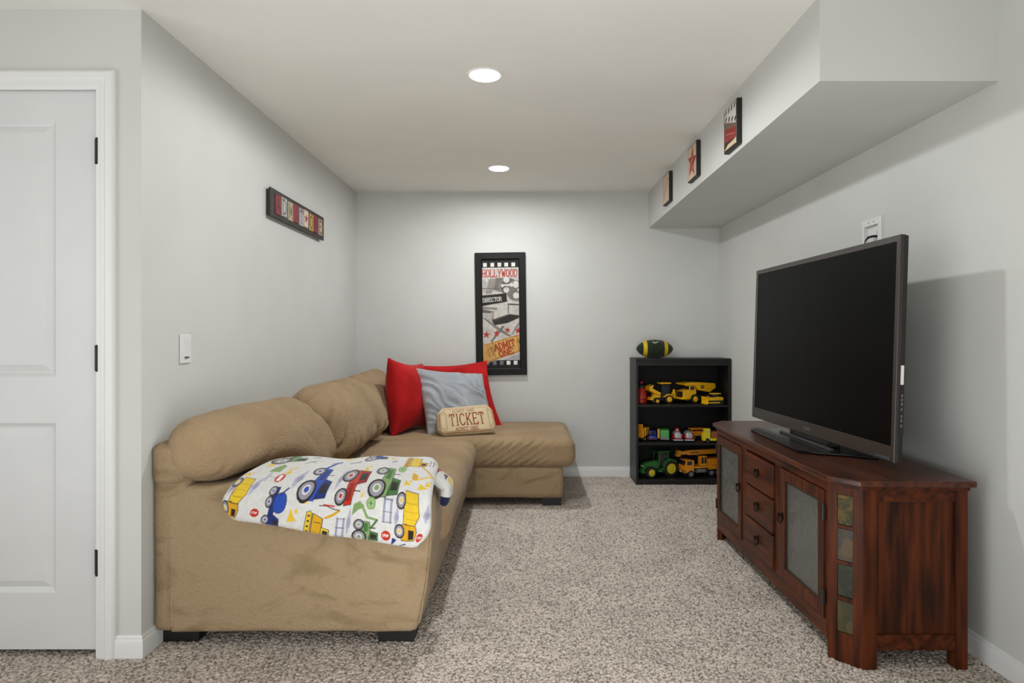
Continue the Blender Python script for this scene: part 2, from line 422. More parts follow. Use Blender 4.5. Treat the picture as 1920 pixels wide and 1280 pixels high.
def baseboard(name, p0, p1, nrm, e0=0, e1=0, h=.082):
    """p0->p1 along the wall foot, nrm = into the room, e0/e1 lengthen the front face at the ends (mitres)"""
    p0, p1, nrm = Vector((*p0, 0)), Vector((*p1, 0)), Vector((*nrm, 0)); d = (p1 - p0).normalized()
    prof = [(0, 0), (.014, 0), (.014, h - .026), (.012, h - .018), (.0085, h - .014), (.008, h - .006), (.005, h), (0, h)]
    bm = bmesh.new()
    A = [bm.verts.new(p0 + nrm * o - d * (e0 * o / .014) + Vector((0, 0, z))) for o, z in prof]
    Bv = [bm.verts.new(p1 + nrm * o + d * (e1 * o / .014) + Vector((0, 0, z))) for o, z in prof]
    n = len(prof)
    for i in range(n): bm.faces.new([A[i], Bv[i], Bv[(i + 1) % n], A[(i + 1) % n]])
    bm.faces.new(A[::-1]); bm.faces.new(Bv); bmesh.ops.recalc_face_normals(bm, faces=bm.faces)
    return struct(name, bm, M_trim)
baseboard('baseboard_back', (XL, YB), (xr(YB), YB), (0, -1), -.014, -.014)
baseboard('baseboard_left', (XL, YD), (XL, YB), (1, 0), .014, -.014)
baseboard('baseboard_front', (DX1 + .064, YD), (XL, YD), (0, -1), 0, .014)
baseboard('baseboard_right', (xr(YBK), YBK), (xr(YB), YB), (-1, 0), 0, -.014)

# door casing
bm = bmesh.new(); prof = [(-.006, .0), (-.006, -.010), (.0, -.012), (.012, -.012), (.016, -.016), (.028, -.017), (.034, -.021), (.052, -.022), (.058, -.019), (.064, -.012), (.064, 0)]
prev = None
for o, d in prof:
    q = [(DX0 - o, YD + d, 0), (DX0 - o, YD + d, DT + o), (DX1 + o, YD + d, DT + o), (DX1 + o, YD + d, 0)]
    vs = [bm.verts.new(p) for p in q]
    if prev:
        for i in range(3): bm.faces.new([prev[i], vs[i], vs[i + 1], prev[i + 1]])
    prev = vs
bmesh.ops.recalc_face_normals(bm, faces=bm.faces)
struct('trim_1', bm, M_trim, sharp=20)

# door slab with two raised panels
door = thing('door_1', 'white two-panel door with black hinges at the left edge of the frame', 'door', ((DX0 + DX1) / 2, YD, 0)); door['kind'] = 'structure'
for k in ('label', 'category'): del door[k]
DY = YD + .006
x0, x1, z0, z1 = DX0 + .004, DX1 - .004, .026, DT - .004
pans = [(x0 + .158, x1 - .158, 1.022, 1.956), (x0 + .158, x1 - .158, .233, .852)]
bm = bmesh.new()
def face4(a): bm.faces.new([bm.verts.new(p) for p in a])
zs = [z0, pans[1][2], pans[1][3], pans[0][2], pans[0][3], z1]
for xa, xb in ((x0, pans[0][0]), (pans[0][1], x1)):
    bx(bm, xa, xb, DY, DY + .035, z0, z1)
for za, zb in ((zs[0], zs[1]), (zs[2], zs[3]), (zs[4], zs[5])):
    bx(bm, pans[0][0], pans[0][1], DY, DY + .035, za, zb)
obj('door_frame', bm, M_door, door, smooth=False)
for pa in pans:
    bm = bmesh.new()
    def lp(o, d): return [(pa[0] + o, DY + d, pa[2] + o), (pa[1] - o, DY + d, pa[2] + o), (pa[1] - o, DY + d, pa[3] - o), (pa[0] + o, DY + d, pa[3] - o)]
    last, fs = rects(bm, [lp(0, .02), lp(0, 0), lp(.012, .008), lp(.018, .010), lp(.042, .0015), lp(.05, .001)])
    bm.faces.new(last); bmesh.ops.recalc_face_normals(bm, faces=bm.faces)
    obj('door_panel', bm, M_door, door, smooth=False)
for z in (1.841, 1.089, .347):
    bm = bmesh.new(); bx(bm, DX1 - .016, DX1 + .003, YD - .002, YD + .008, z - .045, z + .045, .001)
    lathe(bm, [(.0065, z - .046), (.0065, z + .046)], (DX1 - .002, YD - .008, 0), 'z', 12)
    for zz in (z - .045, z + .043): lathe(bm, [(.004, zz - .004), (.0065, zz - .002), (.0065, zz + .003), (.004, zz + .006)], (DX1 - .002, YD - .008, 0), 'z', 12)
    obj('hinge', bm, M_black, door)
bm = bmesh.new()
bx(bm, DX1 - .002, DX1 + .004, YD + .001, YD + .09, 0, DT + .004); bx(bm, DX0 - .004, DX0 + .002, YD + .001, YD + .09, 0, DT + .004); bx(bm, DX0 - .004, DX1 + .004, YD + .001, YD + .09, DT - .001, DT + .004)
bx(bm, DX0 - .004, DX1 + .004, YD + .09, YD + .1, 0, DT)
struct('trim_2', bm, M_trim)

# carpet: a dense tufted pile
nx, ny = 1050, 900
gx = np.linspace(-2.05, 1.70, nx); gy = 1.75 + (YB - 1.75) * np.linspace(0, 1, ny) ** 1.12
X, Y = np.meshgrid(gx, gy); X = X + rng.normal(0, .0009, X.shape); Y = Y + rng.normal(0, .0009, Y.shape)
h = rng.random(X.shape); h2 = (h + np.roll(h, 1, 0) + np.roll(h, 1, 1) + np.roll(h, (1, 1), (0, 1))) / 4
Z = (h * .65 + h2 * .35 - .5) * .0095 + .001
fib = np.clip(.56 + (h - .5) * .75 + (h2 - .5) * 1.0 + rng.normal(0, .08, X.shape), 0, 1)
b = (np.arange(ny - 1)[:, None] * nx + np.arange(nx - 1)[None, :]).ravel()
cc = np.repeat(fib.reshape(-1, 1), 4, 1)
Mc, N, L, B = new_mat('carpet_pile')
at = N.new('ShaderNodeAttribute'); at.attribute_name = 'print'
rp = N.new('ShaderNodeValToRGB'); rp.color_ramp.elements[0].position = .18; rp.color_ramp.elements[1].position = .82
rp.color_ramp.elements[0].color = (*lin('#7e756b'), 1); rp.color_ramp.elements[1].color = (*lin('#d5cabf'), 1)
L.new(at.outputs['Fac'], rp.inputs[0])
tcn = N.new('ShaderNodeTexCoord'); nz = N.new('ShaderNodeTexNoise'); nz.inputs['Scale'].default_value = 4; nz.inputs['Detail'].default_value = 3
L.new(tcn.outputs['Object'], nz.inputs['Vector'])
mr = N.new('ShaderNodeMapRange'); mr.inputs[1].default_value = .3; mr.inputs[2].default_value = .7; mr.inputs[3].default_value = .88; mr.inputs[4].default_value = 1.08
L.new(nz.outputs['Fac'], mr.inputs[0])
vm = N.new('ShaderNodeVectorMath'); vm.operation = 'SCALE'; L.new(rp.outputs[0], vm.inputs[0]); L.new(mr.outputs[0], vm.inputs['Scale'])
L.new(vm.outputs[0], B.inputs['Base Color']); B.inputs['Roughness'].default_value = 1; B.inputs['Specular IOR Level'].default_value = .05
o = obj('carpet', (np.stack([X, Y, Z], -1).reshape(-1, 3).tolist(), np.stack([b, b + 1, b + nx + 1, b + nx], 1).tolist(), cc), Mc, bpy.data.objects['floor'])
o['kind'] = 'stuff'

# recessed ceiling lights
M_lamp = pm('#fffefb', .5, emit=4, name='lamp_diffuser')
M_ring = pm('#e9e9e6', .4, name='lamp_ring')
lab = {0: 'round recessed ceiling light, the larger one nearer the camera', 1: 'round recessed ceiling light, the smaller one near the back wall'}
for k, (x, y, watts, w_down) in enumerate(LAMPS):
    t = thing('ceiling_light', lab.get(k, 'round recessed ceiling light ' + ['over the camera, next in the row', 'third in the row behind the camera', 'last in the row by the rear wall', 'near the far left wall and door', 'in the rear left part of the room'][k - 2 if k > 1 else 0]), 'ceiling light', (x, y, H), 0, None if k < 2 else 'ceiling lights behind the camera')
    obj('trim_ring', lathe(bmesh.new(), [(.084, 0), (.084, -.002), (.08, -.004), (.07, -.004), (.07, 0)], (x, y, H), 'z', 40), M_ring, t)
    obj('diffuser', lathe(bmesh.new(), [(.068, 0), (.068, -.007), (.064, -.009)], (x, y, H), 'z', 40), M_lamp, t)
    d = bpy.data.lights.new('lamp', 'SPOT'); d.energy = watts; d.color = WHITE; d.spot_size = PI; d.spot_blend = .22; d.shadow_soft_size = .05
    lo = bpy.data.objects.new('lamp', d); COL.objects.link(lo); lo.location = (0, 0, -.03); lo.parent = t
    if w_down:
        d = bpy.data.lights.new('lamp_face', 'AREA'); d.shape = 'DISK'; d.size = .12; d.energy = w_down; d.color = WHITE
        lo = bpy.data.objects.new('lamp_face', d); COL.objects.link(lo); lo.location = (0, 0, -.03); lo.parent = t

# ------------------------------------------------------------------ sofa
def fb(s, a=.004, b=.012, f1=9, f2=2.2):
    return lambda co, n: a * noise.noise(Vector(co) * f1 + Vector((s, 0, 0))) + b * noise.noise(Vector(co) * f2 + Vector((0, s, 0)))
def wrinkle(s, amp=.02, f=(3.5, 7, 3.5), base=.012, crease=.010, ends=None, seam=None):
    def g(co, n):
        p = Vector((co[0] * f[0], co[1] * f[1], co[2] * f[2])) + Vector((s * 3.1, s, -s))
        q = noise.noise(p); r_ = 1 - min(1, abs(noise.noise(p + Vector((5, 2, 7)))) * 3.2)
        # narrow gathers fanning down from the top seam
        t = Vector((co[0] * 3.0, co[1] * 9 + co[2] * 5 * math.sin(s * 9), co[2] * 2.5)) + Vector((s, 4, s * 2))
        c = max(0, 1 - abs(noise.noise(t)) * 4.5)
        if ends:
            e = (co[1] - ends[0]) / (ends[1] - ends[0]); c *= .35 + 1.5 * max(0, e * 2 - 1) ** 2 + (.8 * max(0, 1 - e * 2) ** 2 if not seam else 0)
        sm = -.007 * math.exp(-((co[1] - seam) / .009) ** 2) if seam else 0
        return sm + base * noise.noise(Vector(co) * 3 + Vector((s, s, s))) + amp * (.5 * q - .6 * r_ * r_) - crease * c * c
    return g

def back_cushion(y0, y1, seed, parent, lift=False, top=.885, xf=-.90, xb=-1.33):
    def de(co):
        x, y, z = co; t = (z - .47) / (top - .47)
        k = 1 - .36 * max(0, t) ** 1.2
        if lift:
            q = min(1, max(0, (y - 2.40) / .62)); q = q * q * (3 - 2 * q); k *= .66 + .34 * q
        x = xb + (x - xb) * k + .03 * max(0, t)
        z = z + .012 * math.sin((y - y0) / (y1 - y0) * PI)
        if lift:
            a = min(1, max(0, (3.05 - y) / .34)); a = a * a * (3 - 2 * a)
            zz = .604 + (z - .47) * (top - .604) / (top - .47); z = z * (1 - a) + zz * a
        return np.array((x, y, z))
    bm = rgrid((xb, y0, .47), (xf, y1, top), (.24 if lift else .21, .12 if lift else .14, .17), (36, 120, 36), de, wrinkle(seed, .012 if lift else .026, (2.5, 4.0 if lift else 5.0, 3), crease=.022, ends=(y0, y1), seam=y0 + .05 if lift else None))
    return obj('back_cushion', bm, M_cush, parent, sharp=180)

sofa = thing('sofa', 'tan microfiber sofa section along the left wall with blanket over its arm', 'sofa', (-.87, 3.37, 0))
prof = [(-1.325, .058), (-.425, .058), (-.405, .066), (-.39, .10), (-.36, .25), (-.345, .38), (-.34, .48), (-.347, .54), (-.368, .58), (-.41, .603), (-.5, .608), (-1.325, .608)]
def fine_prism(pts, y0, y1, ny_, rr, seed):
    """profile (x,z) swept along y, rounded at both end faces, with a soft fabric surface"""
    P = []
    for a, c in zip(pts, pts[1:] + pts[:1]):
        d = math.dist(a, c); m = max(1, int(d / .03))
        for k in range(m): P.append((a[0] + (c[0] - a[0]) * k / m, a[1] + (c[1] - a[1]) * k / m))
    P = np.array(P); cen = np.array([(P[:, 0].min() + P[:, 0].max()) / 2, (P[:, 1].min() + P[:, 1].max()) / 2]); n = len(P)
    bm = bmesh.new(); rings = []
    st = [(y0, .0)] + [(y0 + rr * (1 - math.cos(a)), rr * math.sin(a)) for a in np.linspace(.25, PI / 2, 6)]
    st = st + [(y0 + rr + (y1 - y0 - 2 * rr) * k / ny_, rr) for k in range(1, ny_)] + [(y0 + y1 - q, r_) for q, r_ in st[::-1]]
    half = (P.max(0) - P.min(0)) / 2
    for y, ins in st:
        i = rr - ins; sc = (half - i) / half
        Q = cen + (P - cen) * sc
        rings.append([bm.verts.new((q[0], y, q[1])) for q in Q])
    for a, c in zip(rings, rings[1:]):
        for k in range(n): bm.faces.new([a[k], a[(k + 1) % n], c[(k + 1) % n], c[k]])
    f1 = bm.faces.new(rings[0]); f2 = bm.faces.new(rings[-1])
    # dense end face
    bmesh.ops.inset_region(bm, faces=[f1, f2], thickness=.03)
    bmesh.ops.recalc_face_normals(bm, faces=bm.faces); bm.normal_update()
    for v in bm.verts:
        v.co += v.normal * (.004 * noise.noise(v.co * 7 + Vector((seed, 0, 0))))
    return bm
obj('arm', fine_prism(prof, 2.392, 2.69, 8, .022, 1), M_sofa, sofa, sharp=60)
obj('back_frame', rgrid((-1.392, 2.39, .058), (-1.26, 4.345, .765), (.03, .03, .03), (6, 40, 24), None, fb(2, .002, .004)), M_sofa, sofa, sharp=180)
obj('seam', tube(bmesh.new(), [(-1.328, 2.3905, z) for z in np.linspace(.075, .606, 20)], .0028, 8), M_sofa, sofa)
obj('seam', tube(bmesh.new(), [(-.392, 2.394, .10), (-.365, 2.394, .25), (-.352, 2.394, .38), (-.348, 2.395, .48), (-.355, 2.396, .54), (-.375, 2.398, .575)], .003, 8), M_sofa, sofa)
# boxed end cap of the back frame, seamed above the arm
obj('back_frame_cap', rgrid((-1.394, 2.381, .612), (-1.265, 2.60, .768), (.03, .03, .03), (12, 10, 12), None, fb(3, .002, .004)), M_sofa, sofa, sharp=180)
bprof = [(-1.25, .058), (-.435, .058), (-.412, .064), (-.392, .09), (-.365, .22), (-.36, .285), (-1.25, .285)]
obj('base', fine_prism(bprof, 2.66, 4.34, 10, .012, 4), M_sofa, sofa, sharp=60)
def seatfold(co, n):
    return .006 * noise.noise(Vector(co) * 4) + (.012 * max(0, n[2]) * math.cos((co[1] - 3.5) / 1.7 * PI * .5) if n[2] > .3 else 0)
obj('seat_cushion', rgrid((-1.2, 2.68, .275), (-.318, 4.352, .462), (.1, .06, .085), (24, 36, 10), None, seatfold), M_cush, sofa, sharp=180)
back_cushion(2.365, 3.33, 1.3, sofa, lift=True, top=.862, xb=-1.392)
back_cushion(3.31, 4.36, 2.7, sofa, xf=-.86)
for x, y in ((-1.315, 2.497), (-.49, 2.497), (-1.31, 4.2), (-.49, 4.2)):
    bm = bmesh.new(); prism(bm, [(x - .068, .001), (x + .068, .001), (x + .075, .062), (x - .075, .062)], 'y', y - .05, y + .05)
    obj('foot', bm, M_foot, sofa)

chaise = thing('chaise', 'tan microfiber chaise section along the back wall with red pillows on it', 'chaise', (-.55, 4.82, 0))
obj('base', rgrid((-1.385, 4.378, .055), (.268, 5.22, .275), (.02, .02, .015), (40, 22, 6), None, fb(5, .003, .004)), M_sofa, chaise, sharp=180)
def chfold(co, n):
    a = .005 * noise.noise(Vector(co) * 4 + Vector((7, 0, 0))) + (.012 if n[2] > .3 else 0) * max(0, n[2])
    if n[1] < -.35:      # slanting pulls in the front boxing
        q = (co[0] + (co[2] - .3) * -1.5 + .02 * noise.noise(Vector(co) * 6)) * 44; a += -.020 * (1 - abs(math.sin(q))) ** 3 * min(1, max(0, (co[0] + .45) * 4)) * min(1, max(0, (.24 - co[0]) * 6))
    return a
obj('seat_cushion', rgrid((-1.3, 4.345, .268), (.352, 5.262, .458), (.075, .07, .07), (220, 40, 14), None, chfold), M_cush, chaise, sharp=180)
obj('back_frame', rgrid((-1.392, 4.36, .058), (-1.26, 5.262, .76), (.03, .03, .03), (6, 20, 24), None, fb(2, .002, .004)), M_sofa, chaise, sharp=180)
back_cushion(4.36, 5.24, 4.2, chaise, top=.892, xf=-.93)
for x, y in ((.19, 4.45), (.19, 5.13), (-1.2, 4.45), (-1.2, 5.13)):
    bm = bmesh.new(); prism(bm, [(x - .062, .001), (x + .062, .001), (x + .068, .06), (x - .068, .06)], 'y', y - .05, y + .05)
    obj('foot', bm, M_foot, chaise)

# ------------------------------------------------------------------ throw pillows
def pillow(name, label, mat, cs, thick, **k):
    return tag(obj(name, cushion(*cs, thick, **k), mat), label, 'pillow')
pillow('throw_pillow', 'red throw pillow standing on the chaise nearest the sofa back cushions', M_red,
       [(-.955, 4.50, 1.012), (-.80, 5.00, .95), (-.74, 4.93, .47), (-.925, 4.46, .458)], .25, seed=1, pinch=.11, wr=.012, diag=.4)
pillow('throw_pillow', 'red throw pillow leaning on the back wall behind the grey pillow', M_red,
       [(-.885, 5.22, .925), (-.305, 5.22, .965), (-.17, 5.0, .458), (-.76, 5.0, .46)], .13, seed=3, pinch=.10, wr=.016)
pillow('throw_pillow', 'wrinkled grey throw pillow between the red pillows and the ticket pillow', M_grey,
       [(-.81, 4.74, .925), (-.325, 4.92, .872), (-.21, 4.72, .463), (-.685, 4.54, .463)], .15, seed=5, pinch=.05, wr=.028, fx=4, fy=6, n=70, diag=1.0)
# ticket pillow
NX, NY = 200, 100
cv = Canvas(.43, .20, NX, NY, '#d9c7a2'); R_ = '#8f3f28'
def ticket_outline(o): # notched corners
    W_, H_, r = .43, .20, .034; pts = []
    for cx, cy, a0 in ((0, 0, PI / 2), (W_, 0, PI), (W_, H_, -PI / 2), (0, H_, 0)):
        pts += [(min(max(cx, o), W_ - o) + 0 + (r) * math.cos(a0 - k * PI / 12 + 0), min(max(cy, o), H_ - o) + r * math.sin(a0 - k * PI / 12)) for k in range(7)]
    return pts
cv.line(ticket_outline(.016) + ticket_outline(.016)[:1], .0035, R_)
cv.line(ticket_outline(.025) + ticket_outline(.025)[:1], .002, R_)
for xx in (.055, .37): 
    for k in range(14): cv.rect(xx, .04 + k * .0085, xx + .016, .0435 + k * .0085, '#b98d6a')
cv.text('TICKET', .088, .063, .035, .078, .0078, R_, gap=.38)
cv.text('ADMIT ONE', .116, .152, .0155, .019, .003, '#9a6a48', gap=.32)
cv.text('ADMIT ONE', .124, .027, .0155, .021, .0034, R_, gap=.32)
cv.grime(.02, .05)
a = np.linspace(0, 1, NX + 1); c_ = np.linspace(0, 1, NY + 1); u, v = np.meshgrid(a, c_)
tl, tr, br, bl = (np.array(p) for p in ((-.625, 4.51, .648), (-.245, 4.63, .672), (-.195, 4.575, .475), (-.60, 4.44, .462)))
# corner notches: pull the grid corners inwards
du_ = np.minimum(u, 1 - u) * .43; dv_ = np.minimum(v, 1 - v) * .2
cn = np.clip(1 - np.hypot(du_, dv_) / .045, 0, 1) * .021
uu = u + np.where(u < .5, 1, -1) * cn / .43; vv = v + np.where(v < .5, 1, -1) * cn / .2
P = ((1 - uu) * (1 - vv))[..., None] * bl + (uu * (1 - vv))[..., None] * br + (uu * vv)[..., None] * tr + ((1 - uu) * vv)[..., None] * tl
e = np.clip(np.minimum(du_, dv_) / .03, 0, 1)
T = .045 * np.sqrt(1 - (1 - e) ** 2) + .003 + .008 * np.sin(u * PI) * np.sin(v * PI)
tag(obj('ticket_pillow', puffy(P, T, cv.cols()), print_mat('ticket_print', .85, bump=.2, bscale=500)), 'cream ticket-shaped pillow printed TICKET ADMIT ONE in rusty red', 'pillow')

# ------------------------------------------------------------------ blanket with printed vehicles
NX, NY = 390, 230; W_, H_ = .75, .43
cv = Canvas(W_, H_, NX, NY, '#c9c8c5', ss=2)
INK = '#2a2622'
def veh(kind, cx, cy, hx, hy, c1, c2, flip=1):
    T = lambda p: [(cx + a * hx, cy + flip * b * hy) for a, b in p]
    def poly(p, c, edge=True):
        q = T(p); cv.poly(q, c)
        if edge: cv.line(q + q[:1], .0022, INK)
    def wheel(a, b, r, c='#8a8790'):
        rx = r * hx; ry = r * hx * max(1, hy / hx * .75)
        cv.ell(cx + a * hx, cy + flip * b * hy, rx * 1.12, ry * 1.12, INK, 14); cv.ell(cx + a * hx, cy + flip * b * hy, rx * .86, ry * .86, c)
        cv.ell(cx + a * hx, cy + flip * b * hy, rx * .5, ry * .5, '#c9c6c4'); cv.ell(cx + a * hx, cy + flip * b * hy, rx * .3, ry * .3, c1)
    if kind == 'tractor':
        poly([(.3, -.75), (.95, -.65), (.95, .0), (.3, .1)], c2); poly([(.42, -.55), (.85, -.5), (.85, -.15), (.42, -.1)], INK, False)
        poly([(-.35, -.85), (.25, -.8), (.4, -.1), (.3, .8), (-.2, .85)], c1); poly([(-.1, .0), (.2, .0), (.18, .7), (-.1, .7)], c2, False)
        cv.line(T([(.3, .35), (.75, .38)]), .004, INK)
        wheel(-.45, -.5, .52); wheel(-.52, .55, .38)
    if kind == 'dump':
        poly([(-.35, -.25), (.5, -.35), (.95, .1), (.8, .9), (-.3, .98)], c1)
        for q in (-.05, .25, .55): cv.line(T([(-.2, q), (.82, q)]), .002, '#a88a1c')
        poly([(-.45, -.98), (.6, -.92), (.75, -.55), (.6, -.3), (-.45, -.3)], c2); poly([(.05, -.9), (.5, -.86), (.5, -.5), (.05, -.5)], INK, False)
        wheel(-.6, .6, .36); wheel(-.62, -.6, .36)
    if kind == 'mixer':
        poly([(-.4, -.9), (0, -.95), (.6, -.9), (.55, -.5), (0, -.3), (-.05, .85), (-.4, .85)], c2); poly([(.1, -.85), (.5, -.8), (.4, -.55), (.1, -.5)], INK, False)
        q = [(.35 + .55 * math.cos(t) * 1.0, .2 + .42 * math.sin(t)) for t in np.linspace(0, 6.0, 18)]; poly(q, c1); cv.line(T([(.25, .5), (.65, .85)]), .006, c2)
        wheel(-.55, .65, .3); wheel(-.55, .2, .28); wheel(-.55, -.6, .3)
    if kind == 'digger':
        poly([(-1, -.85), (-.72, -.98), (-.58, -.8), (-.58, .8), (-.72, .98), (-1, .85)], c2)
        for q in (-.6, -.2, .2, .6): cv.ell(cx - .79 * hx, cy + q * hy, .1 * hx, .1 * hx, INK, 10)
        poly([(-.5, -.75), (.35, -.8), (.35, .55), (-.5, .85)], c1); poly([(.3, -.8), (.95, -.8), (.95, -.2), (.3, -.1)], c2); poly([(.45, -.7), (.85, -.7), (.85, -.35), (.45, -.3)], INK, False)
        cv.line(T([(-.3, .2), (.2, .2)]), .002, INK)
Ye, Yo, Gr, Gd, Bl, Bd, Re, Rd = '#d3b22e', '#c9971f', '#76945c', '#3f6a37', '#2748a0', '#1c2f70', '#b03020', '#8a1d18'
def bit(cx, cy, hx, hy, c):
    cv.poly([(cx - hx, cy - hy), (cx + hx, cy - hy * .6), (cx + hx * .1, cy), (cx - hx * .6, cy + hy)], c); cv.ell(cx + hx * .6, cy + hy * .6, hx * .35, hy * .3, c)
def tree(cx, cy, hx, hy): 
    cv.poly([(cx - hx * .3, cy - hy), (cx + hx * .9, cy - hy * .1), (cx + hx * .4, cy + hy), (cx - hx * .5, cy + hy * .3), (cx - hx, cy - hy * .2)], '#9a9ab0', alpha=.8); cv.ell(cx + hx * .1, cy - hy * .1, hx * .6, hy * .35, '#85869f', alpha=.7)
for q in [(.092, .142, .014, .043), (.234, .198, .016, .060), (.386, .233, .012, .073), (.735, .119, .014, .032), (.458, .068, .010, .055), (.626, .102, .010, .038), (.300, .342, .015, .020), (.02, .12, .01, .03), (.2, .39, .02, .015), (.56, .35, .015, .015)]: tree(*q)
for x, y, hx, hy in [(.428, .041, .016, .038), (.593, .112, .016, .038)]:
    cv.rect(x - hx, y - hy, x + hx, y + hy, '#8f909e'); cv.rect(x - hx * .5, y - hy, x + hx * .5, y + hy, '#c4c5cc'); 
    for q in (-.9, 0, .9): cv.line([(x - hx, y + q * hy), (x + hx, y + q * hy)], .003, '#6a6a78')
for q in [(.174, .242, .012, .034), (.291, .112, .014, .011), (.261, .058, .016, .029), (.652, .212, .016, .013), (.716, .199, .022, .012), (.277, .006, .012, .006), (.499, .151, .006, .009), (.474, .282, .012, .024), (.735, .21, .012, .012), (.06, .30, .02, .02), (.03, .2, .012, .016), (.55, .38, .015, .012), (.35, .40, .03, .012)]: bit(*q, Ye)
veh('dump', .043, .094, .038, .085, Ye, Yo)
veh('tractor', .101, .375, .074, .052, Gr, Gd)
cv.poly([(.089, .232), (.133, .232), (.130, .285), (.110, .30), (.093, .27)], Gr); cv.line([(.089, .232), (.093, .27), (.11, .3), (.13, .285)], .003, Gd)
cv.ell(.159, .190, .018, .026, Re); cv.rect(.152, .172, .166, .208, '#e6d8d4'); cv.line([(.11, .196), (.142, .19)], .003, '#8a8a92'); cv.rect(.1, .165, .112, .225, '#aaaab6')
veh('tractor', .306, .20, .053, .105, Bl, Bd); cv.line([(.29, .29), (.31, .345), (.325, .36)], .012, Bl)
veh('mixer', .193, .075, .043, .08, Bl, Bd)
veh('tractor', .444, .197, .056, .092, Re, Rd, -1)
veh('tractor', .568, .218, .056, .084, Gr, Gd)
veh('digger', .660, .352, .05, .05, Ye, Yo)
cv.line([(.69, .31), (.745, .245)], .006, Yo); cv.line([(.745, .245), (.68, .228)], .007, Ye); cv.poly([(.66, .27), (.69, .25), (.685, .225), (.665, .228)], Yo)
veh('digger', .349, .038, .043, .05, Yo, Ye); cv.line([(.372, .07), (.395, .085), (.42, .105)], .009, Yo); cv.line([(.42, .105), (.37, .112), (.345, .108)], .003, INK); cv.line([(.36, .113), (.40, .116)], .004, Re)
veh('tractor', .521, .036, .047, .042, Gr, Gd)
cv.poly([(.468, .09), (.472, .125), (.495, .133), (.512, .118), (.49, .11)], Gr); cv.line([(.505, .122), (.525, .085)], .009, Gr); cv.line([(.525, .085), (.56, .08)], .008, Gr); cv.line([(.56, .08), (.54, .05)], .007, Gd)
veh('dump', .666, .103, .045, .08, Ye, Yo)
for x, y in [(.128, .048), (.593, .033), (.716, .039)]: cv.ell(x, y, .0165, .0175, Re, 8, ph=.5); cv.text('STOP', x - .0115, y - .004, .0042, .008, .0014, '#e8d8d4', serif=False)
for x, y, r, q in [(.611, .287, .017, .022), (.534, .129, .017, .017)]: cv.ell(x, y, r, q, Gr); cv.ell(x, y, r * .75, q * .75, '#8fae77'); cv.line([(x - r * .4, y), (x + r * .4, y)], .003, Gd); cv.line([(x, y - q * .4), (x, y + q * .4)], .003, Gd)
veh('tractor', .474, .392, .047, .034, Bl, Bd)
cv.line([(.715, .34), (.745, .34)], .004, '#777784'); cv.line([(.72, .31), (.72, .36)], .004, '#777784'); cv.line([(.735, .31), (.735, .36)], .004, '#777784')
cv.poly([(.61, .0), (.63, .025), (.615, .03)], Bd); cv.line([(.64, .005), (.66, .015)], .004, Bd)
cv.line([(.19, .31), (.22, .35)], .004, Gd); cv.line([(.2, .34), (.225, .33)], .004, Gd)
cv.line([(.37, .345), (.42, .35)], .006, INK)
cv.grime(.010, .07)
u, v = np.meshgrid(np.linspace(0, 1, NX + 1), np.linspace(0, 1, NY + 1))
xfr = -1.125 + u * (1.125 - .345)
zb = np.interp(xfr, [-1.13, -1.08, -.885, -.709, -.573, -.416, -.35], [.515, .50, .472, .436, .425, .395, .388])
th = np.linspace(0, PI / 2, 60); ey = 2.345 + .27 * (1 - np.cos(th)); ez = .54 + .118 * np.sin(th)
el = np.concatenate([[0], np.cumsum(np.hypot(np.diff(ey), np.diff(ez)))])
L1 = .54 - zb; t = v * (L1 + el[-1]); xl = -1.125 + .125 * v
bxx = xl + u * (-.340 - xl)
byy = np.where(t < L1, 2.345, np.interp(t - L1, el, ey)); bzz = np.where(t < L1, zb + t, np.interp(t - L1, el, ez))
wav = .006 * np.sin(u * 9 + 1.2 * v) + .005 * np.sin(u * 17 + 3 * v + 1) + .004 * np.sin(v * 7)
byy = byy - wav * .6; bzz = bzz + wav * .8 * np.clip(v * 2, 0, 1)
# rounded outline corners
cn = np.clip(1 - np.hypot(np.minimum(u, 1 - u) * W_, np.minimum(v, 1 - v) * H_) / .09, 0, 1) ** 2
bxx = bxx + np.where(u < .5, 1, -1) * cn * .045; bzz = bzz + np.where(v < .5, 1, -.4) * cn * .02
e = np.clip(np.minimum(np.minimum(u, 1 - u) * W_, np.minimum(v, 1 - v) * H_) / .022, 0, 1)
T = .018 * np.sqrt(1 - (1 - e) ** 2) + .002
M_bl = print_mat('blanket_print', .95, .1, bump=.25, bscale=400, sheen=.3)
blk = tag(obj('blanket', puffy(np.stack([bxx, byy, bzz], -1), T, cv.cols()), M_bl), 'white fleece blanket printed with diggers and tractors over the sofa arm', 'blanket')
# folded-over corner hanging down the end of the arm
cv = Canvas(.12, .2, 60, 100, '#c9c8c5'); cv.poly([(0, .16), (.12, .13), (.12, .2), (0, .2)], Rd); cv.poly([(.0, .0), (.12, .0), (.12, .04), (.0, .055)], '#1d2440'); cv.ell(.05, .09, .03, .02, Ye); cv.poly([(.02, .115), (.08, .11), (.06, .13)], '#3a3030')
u, v = np.meshgrid(np.linspace(0, 1, 61), np.linspace(0, 1, 101))
fx_ = -.318 + .010 * np.sin(v * PI) - .16 * np.clip(v - .5, 0, 1); fy_ = 2.48 + .12 * u + .02 * (1 - v); fz_ = .505 + .135 * v + .012 * np.sin(u * PI) * (v > .5)
e = np.clip(np.minimum(np.minimum(u, 1 - u) * .16, np.minimum(v, 1 - v) * .15) / .03, 0, 1)
obj('folded_corner', puffy(np.stack([fx_, fy_, fz_], -1), .019 * np.sqrt(1 - (1 - e) ** 2) + .002, cv.cols()), M_bl, blk)

